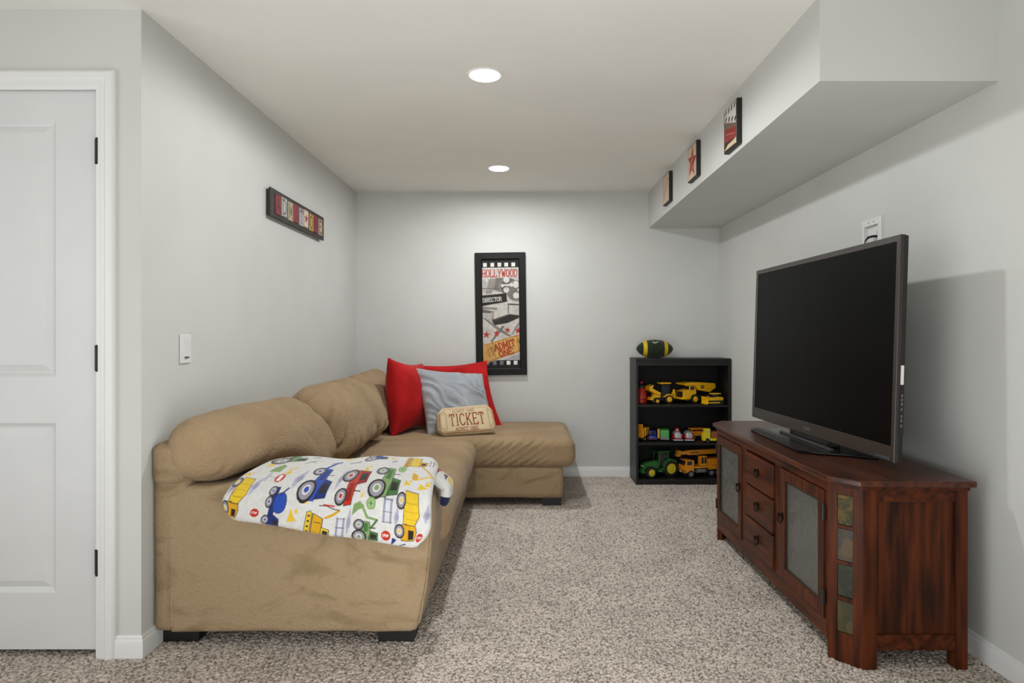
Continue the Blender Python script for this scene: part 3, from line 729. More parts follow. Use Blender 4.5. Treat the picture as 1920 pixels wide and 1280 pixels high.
# ------------------------------------------------------------------ wall sign, switch, media plate
sign = thing('wall_sign', 'long black framed sign with letter tiles ADMIT ONE on the left wall', 'sign', (XL, 3.9, 1.815))
y0, y1, z0, z1 = 3.446, 4.36, 1.815, 1.972
M_sf = noisy('worn_black_wood', '#2b2926', '#3b3935', 8, .55)
bm = bmesh.new(); bx(bm, XL + .002, XL + .018, y0 + .01, y1 - .01, z0 + .008, z1 - .008); obj('backing', bm, M_sf, sign)
bm = bmesh.new(); bx(bm, XL + .018, XL + .03, y0, y1, z0, z1, .003); obj('face_board', bm, M_sf, sign)
tiles = [('A', '#8e3038', '#3a2020'), ('D', '#b9b8b3', '#3c4446'), ('M', '#c0b496', '#4a3f34'), ('I', '#96323a', '#4a2020'), ('T', '#b5aeb0', '#45403c'), ('*', '#cfc6b4', '#9a2f2a'), ('O', '#c0994e', '#4a3c2c'), ('N', '#8a2c44', '#56202e'), ('E', '#b3a183', '#54352c')]
tw = (y1 - y0 - .10) / 9
for k, (ch, bg, fg) in enumerate(tiles):
    ya = y0 + .05 + k * tw + .005 + (.012 if k in (2, 4, 6, 8) else 0) * .6; wd = tw - .012; hh = .108
    c = Canvas(wd, hh, 28, 36, bg)
    c.line([(.004, .004), (wd - .004, .004), (wd - .004, hh - .004), (.004, hh - .004), (.004, .004)], .0025, fg)
    if ch == '*': c.star(wd / 2, hh / 2 + .002, wd * .42, fg)
    else: c.text(ch, wd * (.42 if ch == 'I' else .2), .016, wd * .6 if ch not in 'M' else wd * .5, hh - .032, .009, fg)
    c.grime(.012, .12)
    zt = z0 + .025 + (.003 if k % 2 else -.002)
    V_, F_, C_ = flat_print(c, (XL + .0355, ya, zt), (0, 1, 0), (0, 0, 1))
    n0 = len(V_); V_ += [(XL + .0295, ya - .0008, zt - .0008), (XL + .0295, ya + wd + .0008, zt - .0008), (XL + .0295, ya + wd + .0008, zt + hh + .0008), (XL + .0295, ya - .0008, zt + hh + .0008)]
    cr = [0, 28, 29 * 37 - 1, 29 * 36]
    for q in range(4): F_.append([n0 + q, n0 + (q + 1) % 4, cr[(q + 1) % 4], cr[q]])
    C_ = np.concatenate([C_, np.tile([*lin(fg), 1], (4, 1))])
    to = obj('letter_tile', (V_, F_, C_), print_mat('tile_print', .5) if k == 0 else bpy.data.materials['tile_print'], sign)
    to.data.polygons.foreach_set('use_smooth', [False] * len(F_))

sw = thing('light_switch', 'white rocker light switch on the left wall above the sofa', 'light switch', (XL, 2.626, 1.058))
M_pl = pm('#dcdcda', .3, name='white_plastic')
bm = bmesh.new(); bx(bm, XL + .001, XL + .008, 2.586, 2.668, 1.058, 1.178, .003); obj('plate', bm, M_pl, sw)
bm = bmesh.new(); prism(bm, [(XL + .008, 1.085), (XL + .012, 1.085), (XL + .0095, 1.118), (XL + .0135, 1.151), (XL + .008, 1.151)], 'y', 2.611, 2.643); obj('rocker', bm, M_pl, sw)
bm = bmesh.new(); bx(bm, XL + .008, XL + .0135, 2.615, 2.641, 1.079, 1.084); obj('slide', bm, pm('#3a3a38', .5), sw)

mp_ = thing('media_plate', 'white recessed cable plate on the right wall above the television', 'wall plate', (xr(3.0), 3.01, 1.56))
xw = xr(3.0)
bm = bmesh.new(); Yf = lambda a, b_, zA, zB: [(xw - b_, 3.01 - a, zA), (xw - b_, 3.01 + a, zA), (xw - b_, 3.01 + a, zB), (xw - b_, 3.01 - a, zB)]
last, _ = rects(bm, [Yf(.082, -.002, 1.542, 1.722), Yf(.082, .016, 1.542, 1.722), Yf(.079, .019, 1.545, 1.719), Yf(.058, .019, 1.558, 1.688), Yf(.056, .0015, 1.56, 1.686)])
bm.faces.new(last); bmesh.ops.recalc_face_normals(bm, faces=bm.faces); obj('plate', bm, M_pl, mp_, smooth=False)
bm = bmesh.new(); bx(bm, xw - .0075, xw - .0015, 2.962, 2.985, 1.60, 1.66, .001); obj('socket', bm, pm('#b9b9b5', .4), mp_)
bm = bmesh.new()
for yy in (2.985, 3.03): lathe(bm, [(.004, 0), (.003, -.0015)], (xw - .019, yy, 1.703), 'x', 10)
s_ = obj('screw', bm, pm('#8f8f8b', .4), mp_); s_['kind'] = 'stuff'
tag(obj('cable', tube(bmesh.new(), [(xw - .006, 2.975, 1.632), (xw - .02, 2.985, 1.634), (xw - .03, 3.01, 1.632), (xw - .034, 3.03, 1.618), (xw - .036, 3.042, 1.59), (xw - .037, 3.05, 1.54), (xw - .036, 3.05, 1.40), (xw - .036, 3.06, 1.2)], [.006, .006, .0055, .003, .003, .003, .003, .003]), pm('#0e0d0d', .5)), 'thin black cable hanging from the wall plate behind the television', 'cable')

# ------------------------------------------------------------------ framed poster on the back wall
fr = thing('framed_poster', 'tall black framed movie poster hanging on the back wall', 'framed poster', (-.195, YB, .865))
px2x = (YB - .03) / F
cx0 = (939 - 983) * px2x; WF, HF = .418, 1.012; zc = CZ + (628 - 588) * px2x
Rm = Matrix.Translation((cx0, YB, zc)) @ Matrix.Rotation(math.radians(.85), 4, 'Y').inverted()
def FL(a, b_, d): return [(-a, -d, -b_), (a, -d, -b_), (a, -d, b_), (-a, -d, b_)]
bm = bmesh.new(); wv, hv = WF / 2, HF / 2
rects(bm, [FL(wv, hv, .001), FL(wv, hv, .026), FL(wv - .004, hv - .004, .03), FL(wv - .05, hv - .05, .03), FL(wv - .056, hv - .056, .026), FL(wv - .058, hv - .058, .010)])
bmesh.ops.recalc_face_normals(bm, faces=bm.faces); bm.transform(Rm); obj('frame', bm, noisy('black_frame_wood', '#0d0c0b', '#151413', 6, .5, spec=.2), fr, smooth=False)
PW, PH = WF - .112, HF - .112
cv = Canvas(PW, PH, 120, 350, '#17140f')
def U(x, y): return ((x - 166) / (492 - 166) * PW, (1140 - y) / (1140 - 165) * PH)     # poster layout units
def up(pts, c, alpha=1): cv.poly([U(*p) for p in pts], c, alpha=alpha)
up([(166, 238), (492, 238), (492, 1068), (166, 1068)], '#b9b5ae')
for x in (196, 260, 322, 382, 444): up([(x - 16, 196), (x + 16, 196), (x + 16, 230), (x - 16, 230)], '#cfcdc5'); up([(x - 8, 1073), (x + 24, 1073), (x + 24, 1108), (x - 8, 1108)], '#dcdad4' if x > 330 else '#6d6a74')
cv.grime(.03, .10)
up([(166, 330), (250, 420), (166, 470)], '#a7a39d'); up([(230, 340), (330, 330), (250, 470), (200, 470)], '#8b867f'); up([(290, 330), (400, 330), (330, 460), (270, 440)], '#6d6861'); up([(166, 420), (330, 420), (330, 428), (166, 428)], '#5f5a55')
def ue(x, y, r, c, ry=None): a, b_ = U(x, y); cv.ell(a, b_, r / 326 * PW, (ry or r) / 975 * PH, c, 28)
ue(400, 410, 82, '#8a8680'); ue(400, 410, 74, '#5c5954'); ue(470, 450, 95, '#8b8883'); ue(470, 450, 86, '#6c6964')
for x, y, r in ((382, 348, 27), (380, 440, 25), (465, 392, 30), (466, 490, 28), (425, 395, 15), (345, 400, 14), (490, 440, 14)): ue(x, y, r, '#c4c3be')
up([(345, 390), (408, 388), (408, 402), (345, 404)], '#cfcdc8')
up([(166, 486), (372, 470), (378, 460), (386, 545), (166, 582)], '#26231f')
a, b_ = U(174, 548); cv.text('DIRECTOR', a, b_, .0165, .033, .0042, '#cfccc6', rot=math.radians(4), gap=.28)
up([(166, 585), (300, 600), (295, 615), (166, 612)], '#7d7872'); up([(166, 612), (270, 630), (272, 650), (166, 640)], '#5a5550'); up([(240, 635), (270, 635), (268, 740), (248, 740)], '#928d88')
up([(166, 640), (240, 650), (240, 720), (166, 690)], '#a9a59f'); up([(390, 560), (488, 566), (488, 580), (390, 574)], '#4a4641'); up([(388, 560), (398, 560), (400, 650), (390, 650)], '#6a655f')
up([(250, 705), (400, 655), (488, 668), (488, 690), (390, 735), (272, 755)], '#2b2825'); up([(255, 705), (400, 655), (420, 658), (270, 715)], '#4a4743')
up([(170, 690), (190, 690), (330, 790), (420, 850), (400, 860), (300, 800)], '#77716c'); up([(340, 760), (360, 765), (250, 905), (232, 900)], '#6b6661'); up([(488, 720), (492, 745), (430, 840), (412, 840)], '#8a857f')
for x, y, r in ((200, 838, 36), (290, 828, 34), (385, 800, 30), (478, 805, 34)):
    a, b_ = U(x, y); cv.star(a, b_, r / 326 * PW, '#a5362c', .1)
a, b_ = U(172, 322); cv.text('HOLLYWOOD', a, b_, .0245, .060, .0075, '#9e2c26', gap=.30)
up([(180, 925), (492, 835), (492, 995), (192, 1095)], '#c79a55'); up([(166, 930), (182, 924), (194, 1095), (166, 1078)], '#c79a55')
for k in (0, 1): up([[(186, 932), (188, 938), (204, 1082), (202, 1082)], [(252, 912), (256, 911), (284, 1060), (280, 1061)]][k], '#5e3a22')
up([(186, 930), (488, 843), (488, 847), (186, 934)], '#5e3a22'); up([(204, 1078), (492, 985), (492, 989), (204, 1083)], '#5e3a22'); up([(460, 855), (464, 854), (486, 985), (482, 987)], '#5e3a22')
ro = math.radians(14.5)
a, b_ = U(276, 985); cv.text('ADMIT', a, b_, .0305, .055, .0095, '#9a3020', rot=ro, gap=.26)
a, b_ = U(316, 1038); cv.text('ONE', a, b_, .033, .046, .0095, '#9a3020', rot=ro, gap=.26)
a, b_ = U(196, 945); cv.text('CINEMA', a, b_, .0125, .018, .003, '#9a4a30', rot=ro - PI / 2, gap=.35)
a, b_ = U(228, 945); cv.text('382779', a, b_, .0105, .017, .003, '#3c2a20', rot=ro - PI / 2, gap=.3)
a, b_ = U(472, 880); cv.text('ADMIT', a, b_, .008, .012, .0025, '#3c2a20', rot=ro - PI / 2, gap=.3)
up([(330, 1068), (492, 1010), (492, 1068)], '#a29ca2')
cv.grime(.012, .14); cv.grime(.035, .10)
V_, F_, C_ = flat_print(cv, (-PW / 2, -.012, -PH / 2), (1, 0, 0), (0, 0, 1))
V_ = [tuple(Rm @ Vector(p)) for p in V_]
obj('poster_print', (V_, F_, C_), print_mat('poster_print', .45, .2), fr)

# ------------------------------------------------------------------ three small pictures on the soffit
labs = ['small cream picture with dark lettering on the soffit, farthest of the three', 'small picture of a red star on the soffit, middle of the three', 'small picture of a striped film clapper on the soffit, nearest of the three']
for k, ya in enumerate((4.447, 3.741, 3.03)):
    yb = ya + .2; za, zb_ = (2.106, 2.316) if k < 2 else (2.082, 2.298)
    t = thing('small_picture', labs[k], 'picture', (SX, ya + .1, za))
    bm = bmesh.new(); bx(bm, SX - .024, SX - .001, ya, yb, za, zb_, .002); obj('canvas_frame', bm, pm('#15120f', .5), t)
    c = Canvas(.192, zb_ - za - .008, 60, 64, '#1b1815')
    w_, h_ = c.W, c.H
    if k < 2: c.rect(.004, .004, w_ - .004, h_ - .004, '#c9b49a')
    if k == 0:
        for i, xx in enumerate((.05, .075, .10, .122, .145)): yy = .06 + .022 * i; c.line([(xx - .01, yy), (xx, yy + .014), (xx + .008, yy + .004), (xx + .012, yy + .018)], .005, '#5a463a')
        c.ell(.05, .05, .025, .02, '#a58a72'); c.ell(.05, .05, .018, .014, '#c9b49a')
    if k == 1:
        c.grime(.03, .08); c.star(.098, .1, .098, '#9c332b', .15); [c.line([(.05 + .018 * q, .085 + .008 * q), (.056 + .018 * q, .108 + .008 * q)], .006, '#cfa898') for q in range(4)]; c.ell(.1, .06, .016, .02, '#d3a898'); c.ell(.1, .06, .01, .013, '#9c332b')
    if k == 2:
        for i in range(16): c.rect(.002, .004 + i * .013, .009, .011 + i * .013, '#b8a890'); c.rect(w_ - .009, .004 + i * .013, w_ - .002, .011 + i * .013, '#b8a890')
        c.poly([(.012, .15), (.18, .10), (.18, .205), (.012, .205)], '#d6d2c8')
        for i in range(4): c.poly([(.02 + i * .045, .15 - i * .012), (.038 + i * .045, .145 - i * .012), (.052 + i * .045, .165 - i * .012), (.034 + i * .045, .17 - i * .012)], '#2a2724'); c.poly([(.03 + i * .042, .2), (.05 + i * .042, .2), (.035 + i * .042, .178), (.02 + i * .042, .178)], '#2a2724')
        c.poly([(.012, .11), (.18, .07), (.18, .10), (.012, .15)], '#6d5a4a'); c.poly([(.012, .05), (.18, .03), (.18, .085), (.012, .115)], '#8a2a28'); c.line([(.03, .085), (.10, .07), (.165, .055)], .004, '#b06a60'); c.line([(.04, .10), (.15, .075)], .003, '#6a1c1c')
        c.poly([(.012, .01), (.182, .005), (.182, .03), (.06, .028)], '#cbb894')
    V_, F_, C_ = flat_print(c, (SX - .0255, yb - .004, za + .004), (0, -1, 0), (0, 0, 1))
    obj('print', (V_, F_, C_), print_mat('picture_print', .6) if k == 0 else bpy.data.materials['picture_print'], t)

# ------------------------------------------------------------------ bookcase
BX0, BX1, BY0, BY1, BH = .873, 1.612, 5.0, 5.292, .99
bc = thing('bookcase', 'black laminate three-shelf bookcase full of toy vehicles in the back corner', 'bookcase', ((BX0 + BX1) / 2, 5.146, 0))
for xa in (BX0, BX1 - .018): box_obj('side_panel', M_bk, bc, xa, xa + .018, BY0, BY1, 0.001, BH - .018, b=.001)
box_obj('top_panel', M_bk, bc, BX0 - .002, BX1 + .002, BY0 - .003, BY1, BH - .018, BH, b=.001)
box_obj('top_rail', M_bk, bc, BX0 + .018, BX1 - .018, BY0, BY0 + .015, BH - .056, BH - .018, b=.001)
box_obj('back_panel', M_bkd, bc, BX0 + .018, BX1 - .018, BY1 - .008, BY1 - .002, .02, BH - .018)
SH = [.628, .331, .044]
for z in SH: box_obj('shelf', M_bk, bc, BX0 + .018, BX1 - .018, BY0 + .004, BY1 - .008, z - .018, z, b=.001)
box_obj('kick_board', M_bk, bc, BX0 + .018, BX1 - .018, BY0 + .012, BY0 + .026, .001, .026)

# ------------------------------------------------------------------ toys
YEL, ORG, GRN, TY = '#eeb412', '#dd8d14', '#1d4a20', '#141414'
def wheel(root, x, y, z, r, wd, hub, name='wheel', tread=True):
    """axis along y"""
    bm = lathe(bmesh.new(), [(r * .6, -wd / 2), (r * .9, -wd / 2), (r, -wd * .3), (r, wd * .3), (r * .9, wd / 2), (r * .6, wd / 2)], (x, y, z), 'y', 20)
    if tread and r > .02:
        for k in range(14):
            a = 2 * PI * k / 14; b_ = bmesh.new(); bx(b_, -r * .06, r * .06, -wd / 2, wd / 2, r * .94, r * 1.05); b_.transform(Matrix.Translation((x, y, z)) @ Matrix.Rotation(a, 4, 'Y'))
            me = bpy.data.meshes.new('t'); b_.to_mesh(me); bm.from_mesh(me); bpy.data.meshes.remove(me); b_.free()
    w_ = obj(name, bm, pm(TY, .7), root, False)
    obj('hub', lathe(bmesh.new(), [(r * .62, -wd / 2 - .001), (r * .55, -wd / 2 - .003), (r * .3, -wd / 2 - .002), (r * .22, -wd / 2 - .006), (r * .1, -wd / 2 - .006), (r * .1, wd / 2 + .002), (r * .62, wd / 2 + .001)], (x, y, z), 'y', 20), pm(hub, .45), w_, False)
def P_(root, name, mat, *boxes, pr=(), b=.002):
    bm = bmesh.new()
    for q in boxes: bx(bm, *q, b=b)
    for pts, ax, a0, a1 in pr: prism(bm, pts, ax, a0, a1, b * .6)
    return obj(name, bm, mat, root, False)
def cols4(root, mat, x0, x1, y0, y1, z0, z1, r=.004, name='cab_post'):
    for x in (x0, x1):
        for y in (y0, y1): obj(name, bx(bmesh.new(), x - r, x + r, y - r, y + r, z0, z1), mat, root, False)
Y_ = pm(YEL, .35); O_ = pm(ORG, .35); G_ = pm(GRN, .35); K_ = pm('#121212', .5); GL = pm('#1c2226', .12); GY = pm('#6e6f70', .4)

# top of the bookcase: plush football
fb_ = thing('plush_football', 'dark green plush football with yellow bands on top of the bookcase', 'football', (1.045, 5.13, BH))
def ball(t0, t1, grow=0):
    return lathe(bmesh.new(), [((.074 + grow) * max(.01, (1 - abs(t) ** 2.2)) ** .62, t * .148) for t in np.linspace(t0, t1, 26)], (1.045, 5.13, BH + .073), 'x', 32)
M_fb = noisy('green_plush', '#1b2317', '#27301f', 30, .9, bump=.4, bscale=300, sheen=.3)
obj('body', ball(-1, 1), M_fb, fb_)
for a, b_ in ((-.66, -.46), (.46, .66)): obj('band', ball(a, b_, .0012), pm('#c9ab12', .8), fb_)
bm = bmesh.new(); q = [(-.022, .0), (-.024, .008), (-.016, .004), (-.004, .001), (.014, .005), (.034, .013), (.012, -.003), (-.004, -.008), (-.016, -.006)]
vs = [bm.verts.new((1.04 + a, 5.13 - math.sqrt(max(0, .076 ** 2 - (.052 + b_) ** 2)), BH + .073 + .052 + b_)) for a, b_ in q]; bm.faces.new(vs)
bmesh.ops.solidify(bm, geom=bm.faces, thickness=.0015); obj('curved_mark', bm, pm('#d8d8d4', .7), fb_)

# shelf one
z = SH[0]
jar = thing('toy_jar', 'red plastic jar with a dark lid at the left of the upper shelf', 'jar', (.943, 5.15, z))
obj('body', lathe(bmesh.new(), [(.04, 0), (.044, .004), (.044, .02), (.042, .024), (.042, .03), (.045, .036), (.042, .075), (.031, .115), (.027, .122)], (0, 0, 0), 'z', 28), pm('#b3240f', .25), jar, False)
obj('lid', lathe(bmesh.new(), [(.024, .12), (.026, .125), (.026, .14), (.018, .15)], (0, 0, 0), 'z', 28), pm('#1d2a22', .4), jar, False)
obj('knob', lathe(bmesh.new(), [(.008, .15), (.016, .158), (.016, .17), (.008, .176)], (0, 0, 0), 'z', 20), pm('#8a1a22', .4), jar, False)

bh = thing('toy_backhoe', 'yellow toy backhoe loader with raised bucket beside the red jar', 'toy vehicle', (1.10, 5.12, z), math.radians(12))
P_(bh, 'chassis', K_, (-.07, .07, -.022, .022, .022, .05))
P_(bh, 'hood', Y_, pr=[([(-.085, .045), (-.02, .045), (-.02, .09), (-.075, .08)], 'y', -.022, .022)])
P_(bh, 'fender', Y_, pr=[([(.0, .05), (.02, .072), (.045, .078), (.07, .07), (.08, .05), (.07, .052), (.045, .066), (.02, .06)], 'y', -.045, .045)])
P_(bh, 'cab', GL, (-.015, .05, -.028, .028, .06, .15)); cols4(bh, K_, -.016, .052, -.03, .03, .05, .158, .0035)
P_(bh, 'roof', Y_, (-.026, .066, -.036, .036, .156, .167), b=.004)
P_(bh, 'loader_arm', Y_, pr=[([(-.02, .085), (-.095, .125), (-.1, .112), (-.03, .068)], 'y', -.034, -.026), ([(-.02, .085), (-.095, .125), (-.1, .112), (-.03, .068)], 'y', .026, .034)])
P_(bh, 'bucket', Y_, pr=[([(-.085, .15), (-.125, .135), (-.118, .105), (-.06, .075), (-.06, .095), (-.10, .12)], 'y', -.045, .045)])
P_(bh, 'front_weight', Y_, pr=[([(-.115, .03), (-.08, .03), (-.08, .055), (-.105, .05)], 'y', -.03, .03)])
P_(bh, 'digger_arm', Y_, pr=[([(.07, .05), (.085, .05), (.11, .105), (.1, .112)], 'y', -.008, .008), ([(.1, .112), (.112, .108), (.118, .05), (.108, .03), (.1, .05)], 'y', -.006, .006)])
for y in (-.036, .036): wheel(bh, -.055, y, .022, .022, .018, YEL); wheel(bh, .045, y, .035, .035, .022, YEL)

dt = thing('toy_dump_truck', 'large yellow toy dump truck with black grille on the upper shelf', 'toy vehicle', (1.375, 5.17, z), math.radians(24))
P_(dt, 'chassis', K_, (-.12, .12, -.03, .03, .03, .055))
P_(dt, 'bumper', Y_, (-.155, -.075, -.05, .05, .034, .05), b=.004)
P_(dt, 'hood', Y_, pr=[([(-.145, .05), (-.02, .05), (-.02, .115), (-.05, .12), (-.145, .1)], 'y', -.046, .046)])
P_(dt, 'grille', K_, (-.149, -.143, -.036, .036, .052, .096))
P_(dt, 'cab', Y_, (-.085, -.03, -.046, .012, .1, .142)); P_(dt, 'cab_window', GL, (-.088, -.08, -.04, .006, .112, .136), (-.078, -.04, -.048, -.044, .112, .136), b=.001)
P_(dt, 'dump_bed', Y_, pr=[([(-.145, .155), (-.13, .146), (-.04, .146), (.0, .105), (.11, .085), (.17, .12), (.165, .155), (.03, .165), (-.06, .168), (-.14, .162)], 'y', -.055, .055)])
P_(dt, 'bed_mark', K_, (.02, .05, -.0575, -.055, .118, .142)); P_(dt, 'bed_emblem', pm('#d8d2c0', .5), (.029, .041, -.0585, -.057, .127, .134), b=.0005)
for x in (-.04, .085):
    for y in (-.05, .05): wheel(dt, x, y, .036, .036, .026, YEL)

dz = thing('toy_bulldozer', 'small yellow toy bulldozer in front of the dump truck', 'toy vehicle', (1.495, 5.05, z), math.radians(15))
P_(dz, 'blade', Y_, pr=[([(-.085, .004), (-.078, .004), (-.07, .03), (-.078, .062), (-.086, .06), (-.08, .03)], 'y', -.045, .045)])
for y in (-.032, .032):
    tr_ = P_(dz, 'track', K_, pr=[([(-.045, .001), (.06, .001), (.072, .012), (.07, .026), (.058, .032), (-.045, .032), (-.058, .022), (-.056, .008)], 'y', y - .01, y + .01)])
    P_(dz, 'push_arm', Y_, (-.08, .03, y - .014, y - .01, .012, .02))
P_(dz, 'body', Y_, pr=[([(-.05, .03), (.07, .03), (.072, .055), (.03, .06), (-.05, .05)], 'y', -.024, .024)])
P_(dz, 'cab', GL, (-.02, .03, -.02, .02, .055, .08)); P_(dz, 'roof', Y_, (-.026, .05, -.026, .026, .08, .087)); P_(dz, 'exhaust', K_, (.055, .06, -.003, .003, .055, .092), b=0)

# shelf two
z = SH[1]
t = thing('toy_tipper', 'yellow and orange toy tipper seen end on at the left of the middle shelf', 'toy vehicle', (.947, 5.13, z), math.radians(60))
P_(t, 'chassis', K_, (-.05, .05, -.02, .02, .012, .03)); P_(t, 'body', O_, (-.055, -.01, -.03, .03, .028, .09), b=.004)
P_(t, 'tipper_bed', Y_, pr=[([(-.015, .04), (.06, .04), (.068, .10), (-.02, .10)], 'y', -.034, .034)]); P_(t, 'arm', O_, pr=[([(-.06, .085), (-.045, .085), (-.035, .13), (-.05, .135)], 'y', -.02, .02)])
for x in (-.035, .04):
    for y in (-.028, .028): wheel(t, x, y, .016, .016, .012, ORG, tread=False)
def mini(label, x, y, cb, cc_, cw, hb, L_=.055, rz=80, dome=None, name='toy_car'):
    t = thing(name, label, 'toy vehicle', (x, y, z), math.radians(rz))
    P_(t, 'body', pm(cb, .35), pr=[([(-L_, .012), (L_, .012), (L_, hb * .62), (L_ * .5, hb * .66), (-L_ * .5, hb * .66), (-L_, hb * .5)], 'y', -.03, .03)], b=.004)
    P_(t, 'cab', pm(cc_, .35), pr=[([(-L_ * .6, hb * .6), (L_ * .75, hb * .6), (L_ * .6, hb), (-L_ * .4, hb)], 'y', -.027, .027)], b=.006)
    P_(t, 'window', GL, pr=[([(-L_ * .66, hb * .68), (-L_ * .6, hb * .68), (-L_ * .46, hb * .94), (-L_ * .52, hb * .94)], 'y', -.02, .02)], b=.001)
    P_(t, 'bumper', pm(cw, .4), (-L_ - .006, -L_ + .002, -.033, .033, .012, .026), b=.002)
    for xx in (-L_ * .6, L_ * .6):
        for yy in (-.028, .028): wheel(t, xx, yy, .014, .014, .012, cw, tread=False)
    if dome:
        obj('dome', lathe(bmesh.new(), [(.024, hb - .002), (.024, hb + .006), (.02, hb + .016), (.01, hb + .023)], (0, 0, 0), 'z', 20), pm(dome, .35), t, False)
        obj('dome_front', lathe(bmesh.new(), [(.012, -.003), (.012, 0), (.006, .002)], (-.02, 0, hb + .008), 'x', 14), pm('#c4a08a', .5), t, False)
    return t
mini('small blue toy car with purple bumper on the middle shelf', 1.03, 5.14, '#1c2a8c', '#1a2f9a', '#3a1d5c', .078, rz=82)
gt = thing('toy_garbage_truck', 'green toy truck with orange side arm on the middle shelf', 'toy vehicle', (1.125, 5.13, z), math.radians(78))
P_(gt, 'chassis', K_, (-.055, .055, -.026, .026, .01, .024)); P_(gt, 'hopper', pm('#2f9a35', .35), (-.05, .055, -.036, .036, .024, .09), b=.006); P_(gt, 'bumper', GY, (-.06, -.05, -.034, .034, .012, .03))
P_(gt, 'side_arm', O_, (-.05, -.02, .038, .056, .02, .095), b=.003)
for xx in (-.035, .035):
    for yy in (-.03, .03): wheel(gt, xx, yy, .014, .014, .012, '#555555', tread=False)
for lb, x, dm in (('silver and red rounded toy car with a red dome on the middle shelf', 1.217, 1), ('silver and red rounded toy car without any dome, left of the orange truck', 1.305, 0)):
    t = thing('toy_car', lb, 'toy vehicle', (x, 5.10, z), math.radians(-2))
    RD, SV = pm('#a3141a', .35), pm('#a9aaae', .35, .2)
    obj('body', rgrid((-.041, -.055, .012), (.041, .06, .05), (.03, .03, .02), 8), RD, t, False, sharp=180)
    obj('shell', rgrid((-.036, -.060, .014), (.036, .05, .08), (.026, .03, .04), 12, lambda c: np.array((c[0] * (1.12 - (c[2] - .014) * 5.5), c[1] + .25 * max(0, c[2] - .03), c[2]))), SV, t, False, sharp=180)
    P_(t, 'bumper', pm('#c3c4c8', .35), (-.037, .037, -.062, -.05, .010, .019), b=.004)
    for q in (-1, 1):
        P_(t, 'side_panel', RD, (min(q * .026, q * .038), max(q * .026, q * .038), -.052, .03, .045, .058), b=.004)
        for yy in (-.034, .036):
            wl = obj('wheel', lathe(bmesh.new(), [(.006, -.006), (.012, -.006), (.013, 0), (.012, .006), (.006, .006)], (q * .036, yy, .013), 'x', 16), K_, t, False)
            obj('hub', lathe(bmesh.new(), [(.006, -.0065), (.006, .0065)], (q * .036, yy, .013), 'x', 12), pm('#888888', .4), wl, False)
    if dm:
        obj('dome', lathe(bmesh.new(), [(.019, .072), (.02, .082), (.018, .094), (.011, .102), (.003, .105)], (0, 0, 0), 'z', 24), RD, t, False)
        obj('dome_front', lathe(bmesh.new(), [(.011, .003), (.011, 0), (.006, -.003)], (0, -.017, .088), 'y', 14), pm('#c4a08a', .5), t, False)
t = thing('toy_flatbed_truck', 'orange toy truck behind the yellow block truck on the middle shelf', 'toy vehicle', (1.40, 5.19, z), math.radians(8))
P_(t, 'chassis', K_, (-.055, .055, -.02, .02, .012, .03)); P_(t, 'truck_bed', O_, (-.06, .055, -.03, .03, .05, .066), (-.055, .05, -.026, .026, .03, .05), b=.003); P_(t, 'rail', O_, (-.062, .057, -.033, .033, .08, .09))
cols4(t, O_, -.055, .05, -.028, .028, .06, .085, .003, 'rail_post')
for x in (-.035, .035):
    for y in (-.026, .026): wheel(t, x, y, .015, .015, .012, ORG, tread=False)
bt = thing('toy_block_truck', 'bright yellow toy truck with brown cargo block at the edge of the middle shelf', 'toy vehicle', (1.475, 5.035, z), math.radians(4))
BY = pm('#d6c416', .45)
P_(bt, 'base', BY, (-.075, .075, -.025, .025, .014, .034), b=.004); P_(bt, 'cab', BY, pr=[([(-.075, .03), (-.02, .03), (-.02, .108), (-.06, .108), (-.062, .075), (-.075, .07)], 'y', -.024, .024)])
P_(bt, 'cab_window', pm('#b9b46a', .3), (-.052, -.03, -.0255, -.023, .08, .1), b=.001); P_(bt, 'cargo', pm('#8a5228', .6), (-.012, .072, -.024, .024, .035, .085), b=.003)
for x in (-.042, .045):
    for y in (-.026, .026): wheel(bt, x, y, .018, .018, .012, '#2a2a2a', tread=False)

# bottom shelf
z = SH[2]
tr = thing('toy_tractor', 'large green toy tractor with yellow wheel hubs on the bottom shelf', 'toy vehicle', (1.062, 5.13, z), math.radians(20))
G2 = pm('#2a6a27', .3)
P_(tr, 'chassis', pm('#173a18', .4), (-.1, .09, -.018, .018, .04, .075)); P_(tr, 'hood', G2, pr=[([(-.135, .065), (-.13, .105), (-.1, .12), (.01, .13), (.01, .07)], 'y', -.027, .027)], b=.008)
P_(tr, 'front_weight', G2, pr=[([(-.155, .04), (-.12, .03), (-.12, .075), (-.15, .07)], 'y', -.024, .024)]); P_(tr, 'headlight', pm('#e8e8e0', .2), (-.1365, -.132, -.02, -.01, .085, .095), (-.1365, -.132, .01, .02, .085, .095), b=.001)
P_(tr, 'cab', pm('#20201d', .15), pr=[([(.0, .09), (.075, .09), (.085, .19), (.0, .19), (-.008, .14)], 'y', -.036, .036)]); cols4(tr, G2, -.004, .082, -.038, .038, .09, .195, .0035)
P_(tr, 'roof', pm('#174a1c', .35), (-.02, .1, -.048, .048, .19, .208), b=.006); P_(tr, 'seat', pm('#5b4a40', .6), (.03, .06, -.02, .02, .1, .15))
P_(tr, 'fender', G2, pr=[([(.02, .06), (.04, .12), (.085, .145), (.135, .13), (.155, .1), (.13, .115), (.085, .128), (.05, .105), (.035, .06)], 'y', -.066, -.03), ([(.02, .06), (.04, .12), (.085, .145), (.135, .13), (.155, .1), (.13, .115), (.085, .128), (.05, .105), (.035, .06)], 'y', .03, .066)])
P_(tr, 'step', G2, (-.01, .03, -.05, -.03, .04, .06))
for y in (-.052, .052): wheel(tr, -.085, y, .044, .044, .03, '#c9b818'); wheel(tr, .092, y, .066, .066, .036, '#c9b818')

